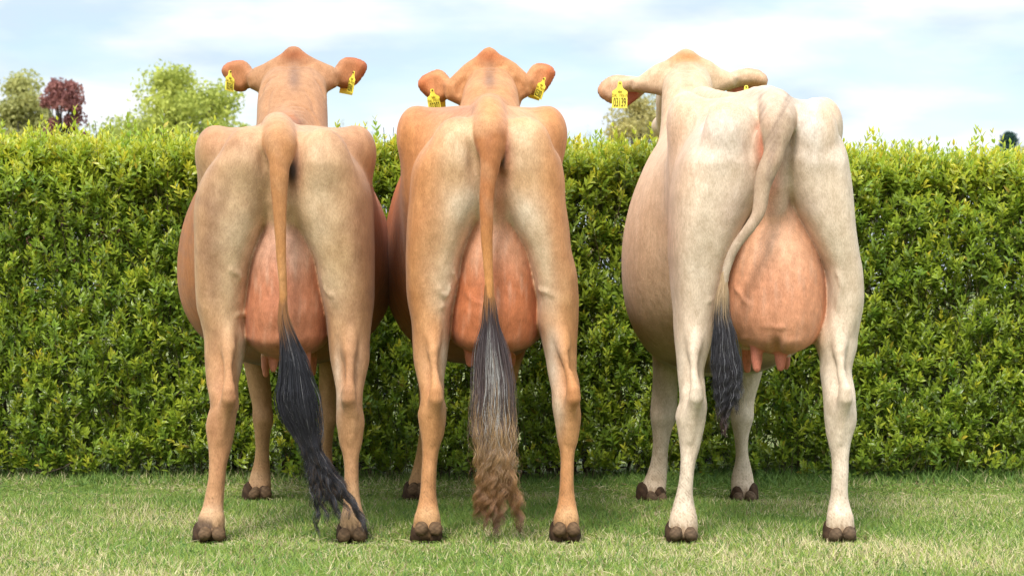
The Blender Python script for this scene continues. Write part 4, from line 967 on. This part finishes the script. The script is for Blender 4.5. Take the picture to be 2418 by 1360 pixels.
def build_hedge():
    root = empty('hedge', (0, HYF + .4, 0))
    tag(root, 'long clipped green hedge with yellow-green young tips behind the three cows', 'hedge')
    # shoots on the face (several layers), top and back
    P0 = []; D0 = []; LY = []; TOPN = []
    def put(x, y, z, d, layer, topn):
        P0.append(np.stack([x, y, z], 1)); D0.append(d); LY.append(np.full(len(x), layer)); TOPN.append(topn)
    for layer, (n, dep) in enumerate(((6000, 0.0), (6000, .05), (5200, .12), (3800, .26))):
        inner = rng.uniform(size=n) < .82
        x = np.where(inner, rng.uniform(-2.7, 2.7, n), rng.uniform(HX0, HX1, n)); z = rng.uniform(.03, 1, n) * (hedge_top(x) - .03)
        # holes where the twigs show
        hole = wnoise(x * 1.0, z * 1.3, 33, 9.0) + .6 * wnoise(x, z, 34, 21.0)
        low = np.clip((.55 - z) / .5, 0, 1)
        keep = rng.uniform(size=n) < np.clip(1.15 - 1.3 * np.clip(hole - .50 + .25 * low, 0, 1) - (.30 * low if layer else 0.1 * low), 0.03, 1)
        x, z = x[keep], z[keep]; n = len(x)
        y = hedge_face(x, z) + dep + rng.normal(0, .022, n)
        d = unit(np.stack([rng.normal(0, .38, n), -rng.uniform(.15, .95, n), rng.uniform(.35, 1.1, n)], 1))
        put(x, y, z, d, layer, np.clip((z - (hedge_top(x) - .30)) / .30, 0, 1))
    n = 6600
    x = np.where(rng.uniform(size=n) < .8, rng.uniform(-2.7, 2.7, n), rng.uniform(HX0, HX1, n)); y = HYF + .03 + rng.uniform(0, 1, n) ** 1.5 * HDEP
    z = hedge_top(x) - .03 - rng.uniform(0, .10, n) + (rng.uniform(size=n) < .07) * rng.uniform(.02, .11, n) - .05 * np.clip((HYF + .08 - y) / .08, 0, 1)
    put(x, y, z, unit(np.stack([rng.normal(0, .28, n), rng.normal(-.12, .28, n), np.ones(n)], 1)), 0, np.ones(n))
    n = 2600
    x = rng.uniform(HX0, HX1, n); z = rng.uniform(.1, 1.42, n)
    put(x, HYF + HDEP + rng.normal(0, .04, n), z, unit(np.stack([rng.normal(0, .4, n), rng.uniform(.3, 1, n), rng.uniform(.3, 1, n)], 1)), 1, z / 2)
    P0 = np.concatenate(P0); D0 = np.concatenate(D0); LY = np.concatenate(LY); TP = np.concatenate(TOPN)
    ns = len(P0)
    Ls = rng.uniform(.055, .125, ns) * (1 + .25 * TP)
    a = unit(np.cross(D0, rng.normal(size=(ns, 3)))); b = np.cross(D0, a)
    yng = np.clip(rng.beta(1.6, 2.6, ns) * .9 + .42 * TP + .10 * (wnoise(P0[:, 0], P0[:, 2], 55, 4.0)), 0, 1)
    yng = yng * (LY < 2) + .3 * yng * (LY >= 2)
    hue = rng.normal(0, 1, ns)
    old = np.array([.20, .30, .036]); mid = np.array([.42, .53, .048]); new = np.array([.64, .62, .055]); tipc = np.array([.66, .52, .06])
    VV = []; TT = []; QQ = []; CC = []; off = 0
    K = 6
    for i in range(K):
        t = (i + .6) / K
        ang = i * math.pi / 2 + rng.normal(0, .25, ns)
        for s in (0, 1):
            keep = rng.uniform(size=ns) < .93
            an = (ang + s * math.pi)[keep]; d = D0[keep]
            side = a[keep] * np.cos(an)[:, None] + b[keep] * np.sin(an)[:, None]
            open_ = (1.15 - .75 * t + rng.normal(0, .12, keep.sum()))[:, None]
            dr = unit(d * np.cos(open_) + side * np.sin(open_) + np.array([0, 0, .08]))
            nm = unit(d * np.sin(open_) - side * np.cos(open_) + rng.normal(0, .10, (keep.sum(), 3)))
            ps = P0[keep] + d * (Ls[keep] * t)[:, None]
            ln = (.043 - .016 * t ** 2) * rng.uniform(.75, 1.2, keep.sum()) * (.92 + .12 * TP[keep])
            wd = ln * (.43 - .08 * t) * rng.uniform(.85, 1.15, keep.sum())
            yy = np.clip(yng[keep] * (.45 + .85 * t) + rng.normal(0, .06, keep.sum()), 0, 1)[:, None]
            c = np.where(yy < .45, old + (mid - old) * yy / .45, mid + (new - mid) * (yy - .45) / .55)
            c = c * (1 + .10 * hue[keep][:, None] * np.array([1.3, .6, .3]))
            c = np.where((rng.uniform(size=keep.sum()) < .035 * t)[:, None] & (yy > .4), tipc, c)
            c = np.where((rng.uniform(size=keep.sum()) < .006)[:, None], np.array([.40, .30, .03]), c)
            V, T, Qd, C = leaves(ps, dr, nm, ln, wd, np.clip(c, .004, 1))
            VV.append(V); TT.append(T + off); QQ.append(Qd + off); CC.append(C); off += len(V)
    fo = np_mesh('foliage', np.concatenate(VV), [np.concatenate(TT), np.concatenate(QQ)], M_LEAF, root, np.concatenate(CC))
    # twigs: one under each shoot, plus stems, plus bare tips above the top
    k = (LY < 3) & (np.abs(P0[:, 0]) < 2.8); k &= rng.uniform(size=ns) < .7
    n = k.sum(); N = 4; t = np.linspace(0, 1, N)[None, :, None]
    start = P0[k] + np.stack([rng.normal(0, .04, n), rng.uniform(.02, .10, n), -rng.uniform(.05, .16, n)], 1); endp = P0[k] + D0[k] * (Ls[k] * .95)[:, None]
    S = start[:, None] * (1 - t) + endp[:, None] * t; S = S + (P0[k][:, None] - (start + endp)[:, None] / 2) * (4 * t * (1 - t)) * .6
    R = (.0017 * (1 - .5 * np.linspace(0, 1, N)))[None].repeat(n, 0)
    colt = np.tile(np.array([.16, .12, .07]), (n, N, 1)) * rng.uniform(.6, 1.3, (n, 1, 1)); 
    colt[:, 2:] = colt[:, 2:] * .6 + np.array([.12, .16, .03]) * .5
    V, F, C = tubes(S, R, colt); TW = [(V, F, C)]
    # main stems
    n = 260; N = 14; t = np.linspace(0, 1, N)
    bx = rng.uniform(HX0, HX1, n); by = HYF + rng.uniform(.22, .75, n)
    tx = bx + rng.normal(0, .16, n); ty = by + rng.normal(0, .14, n)
    S = np.stack([bx[:, None] + (tx - bx)[:, None] * t + .03 * np.sin(t * 7 + rng.uniform(0, 6, (n, 1))), by[:, None] + (ty - by)[:, None] * t + .03 * np.sin(t * 6 + rng.uniform(0, 6, (n, 1))), (rng.uniform(1.1, 1.4, n)[:, None]) * t - .02], 2)
    R = rng.uniform(.006, .016, (n, 1)) * (1 - .75 * t)[None]
    V, F, C = tubes(S, R, np.tile(np.array([.11, .075, .05]), (n, N, 1)) * rng.uniform(.6, 1.3, (n, 1, 1)), 5)
    V1, F1, C1 = V, F, C
    n = 900; N = 6; t = np.linspace(0, 1, N)[None, :, None]
    s0 = np.stack([rng.uniform(-2.9, 2.9, n), HYF + rng.uniform(.1, .7, n), rng.uniform(.05, 1.3, n)], 1); dd = unit(rng.normal(size=(n, 3)) * [1, .7, .6] + [0, -.5, .5]) * rng.uniform(.15, .45, (n, 1))
    S = s0[:, None] + dd[:, None] * t + .03 * np.sin(t * 5 + rng.uniform(0, 6, (n, 1, 3)))
    S[:, :, 1] = np.maximum(S[:, :, 1], HYF + .03); S[:, :, 2] = np.minimum(S[:, :, 2], 1.36)
    R = rng.uniform(.002, .005, (n, 1)) * (1 - .6 * t[:, :, 0])
    V2, F2, C2 = tubes(S, R, np.tile(np.array([.15, .11, .075]), (n, N, 1)) * rng.uniform(.5, 1.3, (n, 1, 1)), 4)
    np_mesh('stems', np.concatenate([V1, V2]), [np.concatenate([F1, F2 + len(V1)])], M_BARK, root, np.concatenate([C1, C2]))
    # bare clipped twig ends standing above the leaves
    n = 70; N = 6; t = np.linspace(0, 1, N)[None, :, None]
    x = rng.uniform(-3.2, 3.2, n); s0 = np.stack([x, HYF + rng.uniform(.08, .6, n), hedge_top(x) - .10], 1)
    hh = rng.uniform(.14, .25, n) ; dd = np.stack([rng.normal(0, .028, n), rng.normal(0, .02, n), hh], 1)
    S = s0[:, None] + dd[:, None] * t + .004 * np.sin(t * 6 + rng.uniform(0, 6, (n, 1, 3)))
    R = np.tile(.0021 * (1 - .4 * np.linspace(0, 1, N)), (n, 1)); R[:, 3] *= 1.35; R[:, 5] *= 1.2
    V, F, C = tubes(S, R, np.tile(np.array([.12, .09, .08]), (n, N, 1)) * rng.uniform(.5, 1.4, (n, 1, 1)), 3)
    V1, F1, C1 = TW[0]
    np_mesh('twigs', np.concatenate([V1, V]), [np.concatenate([F1, F + len(V1)])], M_BARK, root, np.concatenate([C1, C]))['kind'] = 'stuff'

# ------------------------------------------------------------------ ground and grass
def build_ground():
    m, N, L, b = mat_nodes('soil_and_moss')
    f = ramp(N, L, noise(N, L, 3.0, 5, .6), .35, .65, (.12, .16, .040, 1), (.25, .25, .095, 1))
    f2 = ramp(N, L, noise(N, L, 60, 4, .7), .3, .7, (.45, .45, .45, 1), (1.2, 1.2, 1.2, 1))
    L.new(mixc(N, L, 1.0, f, f2, 'MULTIPLY'), b.inputs['Base Color']); b.inputs['Roughness'].default_value = .95; b.inputs['Specular IOR Level'].default_value = .1
    xs = np.array([-900, -60, -12, -5, -3, 0, 3, 5, 12, 60, 900.]); ys = np.array([-300, -20, 0, 4, 6, 8, 10, 14, 40, 120, 1500.])
    X, Yy = np.meshgrid(xs, ys, indexing='ij'); V = np.stack([X.ravel(), Yy.ravel(), 0 * X.ravel()], 1)
    n, mm = len(xs), len(ys); F = np.array([[i * mm + j, (i + 1) * mm + j, (i + 1) * mm + j + 1, i * mm + j + 1] for i in range(n - 1) for j in range(mm - 1)])
    g = np_mesh('ground', V, [F], m, smooth=False); tag(g, kind='structure')
def build_grass():
    PS = []
    def area(n, x0, x1, y0, y1):
        x = rng.uniform(x0, x1, n); y = rng.uniform(y0, y1, n); PS.append(np.stack([x, y], 1))
    area(250000, -2.35, 2.35, 6.3, 9.85); area(60000, -4.3, -2.35, 5.4, 9.9); area(60000, 2.35, 4.3, 5.4, 9.9); area(36000, -2.6, 2.6, 5.0, 6.3); area(9000, -4.2, 4.2, 10.4, 12.5)
    Pp = np.concatenate(PS); n = len(Pp); x, y = Pp.T
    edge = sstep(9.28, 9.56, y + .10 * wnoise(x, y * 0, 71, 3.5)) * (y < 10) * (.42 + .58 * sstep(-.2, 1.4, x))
    rough = np.clip(.5 + .6 * wnoise(x, y, 81, 2.4), 0, 1)
    ln = rng.uniform(.026, .054, n) * (1 + .25 * rough) * (1 - .45 * sstep(8.5, 9.2, y)) + edge * rng.uniform(.01, .16, n) * np.clip(.75 + .5 * wnoise(x, y * .3, 91, 2.2), .2, 1.3)
    for fx, fy in ((-.97, 7.3), (-.53, 7.3), (-.28, 7.3), (.18, 7.3), (.55, 7.3), (1.06, 7.3), (-1.0, 8.75), (-.70, 8.75), (-.38, 8.75), (-.04, 8.75), (.54, 8.75), (.91, 8.75)):
        ln = ln * (1 - .62 * np.exp(-(((x - fx) / .10) ** 2 + ((y - fy + .02) / .14) ** 2)))
    lying = rng.uniform(size=n) < .16 * (1 - edge)
    tilt = np.where(lying, rng.uniform(1.0, 1.45, n), np.abs(rng.normal(.35, .28, n)))
    az = rng.uniform(0, 2 * math.pi, n)
    d = np.stack([np.sin(tilt) * np.cos(az), np.sin(tilt) * np.sin(az), np.cos(tilt)], 1)
    side = unit(np.cross(d, np.stack([rng.normal(0, .35, n), -np.ones(n), rng.normal(0, .2, n)], 1)))
    w = rng.uniform(.0011, .0022, n) * (1 + .5 * edge)
    droop = rng.uniform(.05, .45, n)
    base = np.stack([x, y, np.full(n, -.002) + lying * rng.uniform(.005, .02, n)], 1)
    def pt(t, s): return base + d * (ln * t)[:, None] + side * (w * s)[:, None] + np.stack([np.cos(az) * droop * ln * t * t, np.sin(az) * droop * ln * t * t, -droop * ln * t * t * .6], 1)
    V = np.stack([pt(0, -1), pt(0, 1), pt(.5, -.85), pt(.5, .85), pt(1, 0)], 1).reshape(-1, 3)
    b = (np.arange(n) * 5)[:, None]
    Q = b + np.array([[0, 1, 3, 2]]); T = b + np.array([[2, 3, 4]])
    dry_lit = np.clip(.36 + .60 * wnoise(x, y, 101, 1.9) + .30 * wnoise(x, y, 102, 6.0), 0.04, .85) - .12 + .24 * (1 - sstep(7.0, 7.7, y))  # straw patches, plus sunlit foreground and shaded rear painted into blade colour
    dry_lit = dry_lit * (1 - .75 * edge)
    u = rng.uniform(size=n)
    green = np.array([.185, .29, .05]); lime = np.array([.42, .48, .10]); deep = np.array([.095, .18, .04]); straw = np.array([.68, .58, .32]); brown = np.array([.44, .32, .17])
    c = np.where((u < dry_lit * .55)[:, None], straw * rng.uniform(.7, 1.15, (n, 1)), 0)
    g = green + (lime - green) * rng.uniform(0, 1, (n, 1)) * (.35 + dry_lit[:, None]) 
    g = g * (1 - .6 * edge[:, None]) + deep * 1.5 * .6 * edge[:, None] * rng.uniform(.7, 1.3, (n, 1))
    g = np.where((rng.uniform(size=n) < .22)[:, None], deep * rng.uniform(.8, 1.5, (n, 1)), g)
    c = np.where((u < dry_lit * .55)[:, None], c, g)
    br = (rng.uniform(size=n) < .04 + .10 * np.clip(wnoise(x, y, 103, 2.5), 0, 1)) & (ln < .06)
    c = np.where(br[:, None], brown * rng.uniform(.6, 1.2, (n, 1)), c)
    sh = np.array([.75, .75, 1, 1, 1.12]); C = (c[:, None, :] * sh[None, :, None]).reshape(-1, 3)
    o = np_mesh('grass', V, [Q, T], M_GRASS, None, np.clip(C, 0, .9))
    tag(o, kind='stuff')
    o['label'] = 'short mown lawn grass with straw blades under the cows'

# ------------------------------------------------------------------ trees beyond the hedge
def tree(label, px, topy, wpx, D, seed, leafc, nleaf, leafsz, shape, trunk_r=.16, crown_low=.28, dens=1.0, droop=0.0, nclump=70, clump=.13, barkc=(.12, .10, .08)):
    r = np.random.default_rng(seed)
    top = PW(px, topy, D); x0 = top[0]; Ht = top[2]; W = wpx / 2 * D / FPX * 1.12
    root = empty('tree', (x0, D, 0)); tag(root, label, 'tree', 'trees beyond the hedge')
    # clump centres in an uneven crown
    cen = []
    while len(cen) < nclump:
        a = r.uniform(0, 2 * math.pi); h = r.uniform(0, 1)
        prof_ = np.interp(h, shape[0], shape[1]); rr = math.sqrt(r.uniform(.05, 1)) * prof_
        cen.append((W * rr * math.cos(a) * 1.0, W * rr * math.sin(a), Ht * (crown_low + (1 - crown_low) * h) - .4 * clump * Ht))
    cen = np.array(cen); cs = r.uniform(.6, 1.35, nclump) * clump * W * 2.6
    k = r.integers(nclump, size=nleaf)
    rad = r.uniform(0, 1, nleaf) ** .45
    dr = unit(r.normal(size=(nleaf, 3))); dr[:, 2] = dr[:, 2] * .75
    nleaf_ = 0; pos = cen[k] + dr * (rad * cs[k])[:, None]; pos[:, 2] -= droop * (np.hypot(pos[:, 0], pos[:, 1]) / W) ** 2 * Ht * .12
    pos[:, 2] = np.clip(pos[:, 2], .4, Ht * 1.0)
    pos += [x0, D, 0]
    n = nleaf
    u = unit(r.normal(size=(n, 3))); v = unit(np.cross(u, r.normal(size=(n, 3)))); s = (leafsz * r.uniform(.6, 1.4, n))[:, None]
    V = np.stack([pos - u * s, pos - v * s * .5, pos + u * s, pos + v * s * .5], 1).reshape(-1, 3)
    Q = (np.arange(n) * 4)[:, None] + np.array([[0, 1, 2, 3]])
    c = np.array(leafc[0])[None] + (np.array(leafc[1]) - np.array(leafc[0]))[None] * np.clip(r.uniform(0, 1, n) * .6 + r.uniform(0, .6, nclump)[k], 0, 1)[:, None]
    np_mesh('crown', V, [Q], M_TREELEAF, root, np.repeat(c, 4, 0), smooth=False)
    # trunk and limbs
    N = 8; t = np.linspace(0, 1, N)
    S = [np.stack([x0 + .05 * W * np.sin(t * 4), np.full(N, D), Ht * .86 * t - .05], 1)]; R = [trunk_r * (1 - .85 * t)]
    for i in range(min(nclump, 60)):
        z0 = Ht * r.uniform(.18, .6); e = cen[i] + [x0, D, 0]
        z0 = min(z0, e[2] - .1)
        a = np.array([x0, D, z0]); S.append(a + (e - a) * t[:, None] + np.array([0, 0, 1]) * (np.sin(t * math.pi) * .06 * Ht * r.uniform(-.3, 1))[:, None]); R.append(trunk_r * .30 * (1 - .8 * t))
    V, F, C = tubes(np.array(S), np.array(R), np.tile(np.array(barkc), (len(S), N, 1)), 5)
    np_mesh('trunk', V, [F], M_BARK, root, C)
    return root
def build_trees():
    RND = ([0, .15, .35, .6, .75, .9, 1], [.7, .9, 1, .98, .75, .42, .12])
    CON = ([0, .3, .6, .85, 1], [1, .8, .5, .25, .04])
    BIR = ([0, .2, .5, .8, 1], [.8, 1, .85, .5, .1])
    FAN = ([0, .2, .5, .8, 1], [.25, .55, .9, 1, .65])
    FAN2 = ([0, .2, .45, .6, .75, 1], [.9, 1, .9, .7, .45, .2])
    G = ((.24, .30, .06), (.58, .60, .12)); Y = ((.26, .28, .09), (.55, .52, .18)); RD = ((.18, .07, .07), (.40, .17, .14))
    tree('feathery pale green birch at the left end of the hedge', 52, 156, 200, 62, 1, Y, 26000, .06, BIR, nclump=60, clump=.15, barkc=(.25, .22, .19))
    tree('dark red copper-leaved tree next to the pale green birch', 148, 176, 230, 60, 2, RD, 20000, .055, FAN2, droop=1.0, nclump=130, clump=.065)
    tree('broad fresh green tree between the copper tree and the tan cow', 420, 138, 372, 64, 3, G, 40000, .065, RND, trunk_r=.22, crown_low=.22, nclump=110, clump=.11)
    tree('low green bush tree left of the broad green tree', 255, 262, 60, 80, 4, G, 2500, .06, RND, nclump=20, clump=.2)
    tree('small green tree right of the broad green tree', 582, 258, 90, 78, 5, G, 3000, .06, RND, nclump=25, clump=.18)
    tree('olive yellow tree behind the white cow ear', 1500, 214, 230, 66, 6, ((.34, .30, .12), (.66, .56, .20)), 22000, .055, RND, nclump=80, clump=.11)
    tree('dark blue green conifer at the right end of the hedge', 2384, 284, 74, 95, 7, ((.03, .07, .06), (.07, .13, .10)), 9000, .07, CON, nclump=60, clump=.2)
    tree('yellow green bush beside the dark conifer', 2425, 320, 60, 90, 8, Y, 3000, .06, RND, nclump=24, clump=.2)
    tree('faint leafless tree seen right of the tan cow', 805, 268, 42, 150, 9, ((.30, .30, .32), (.42, .42, .44)), 500, .05, FAN, trunk_r=.10, nclump=60, clump=.08, barkc=(.34, .34, .38))
    tree('faint leafless tree just left of the middle cow', 880, 270, 44, 150, 10, ((.30, .32, .36), (.42, .42, .46)), 500, .05, FAN, trunk_r=.10, nclump=60, clump=.08, barkc=(.34, .36, .42))
    tree('low green tree at the right flank of the white cow', 2000, 338, 110, 110, 12, G, 3500, .08, RND, nclump=30, clump=.2)
    tree('pale far tree low over the right part of the hedge', 2190, 343, 90, 140, 13, ((.16, .20, .12), (.28, .32, .18)), 3000, .09, RND, nclump=30, clump=.2)
    tree('pale far leafless tree right of the middle cow', 1392, 282, 40, 150, 14, ((.30, .32, .36), (.42, .42, .46)), 500, .05, FAN, trunk_r=.10, nclump=60, clump=.08, barkc=(.34, .36, .42))

# ------------------------------------------------------------------ build
H_COW = 0.006      # grid step of the cows' surface, metres
build_ground()
ROOTS = [build_cow(c, k, H_COW) for k, c in enumerate(COWS)]
build_tufts(ROOTS)
build_tags(ROOTS)
build_hedge()
build_grass()
build_trees()
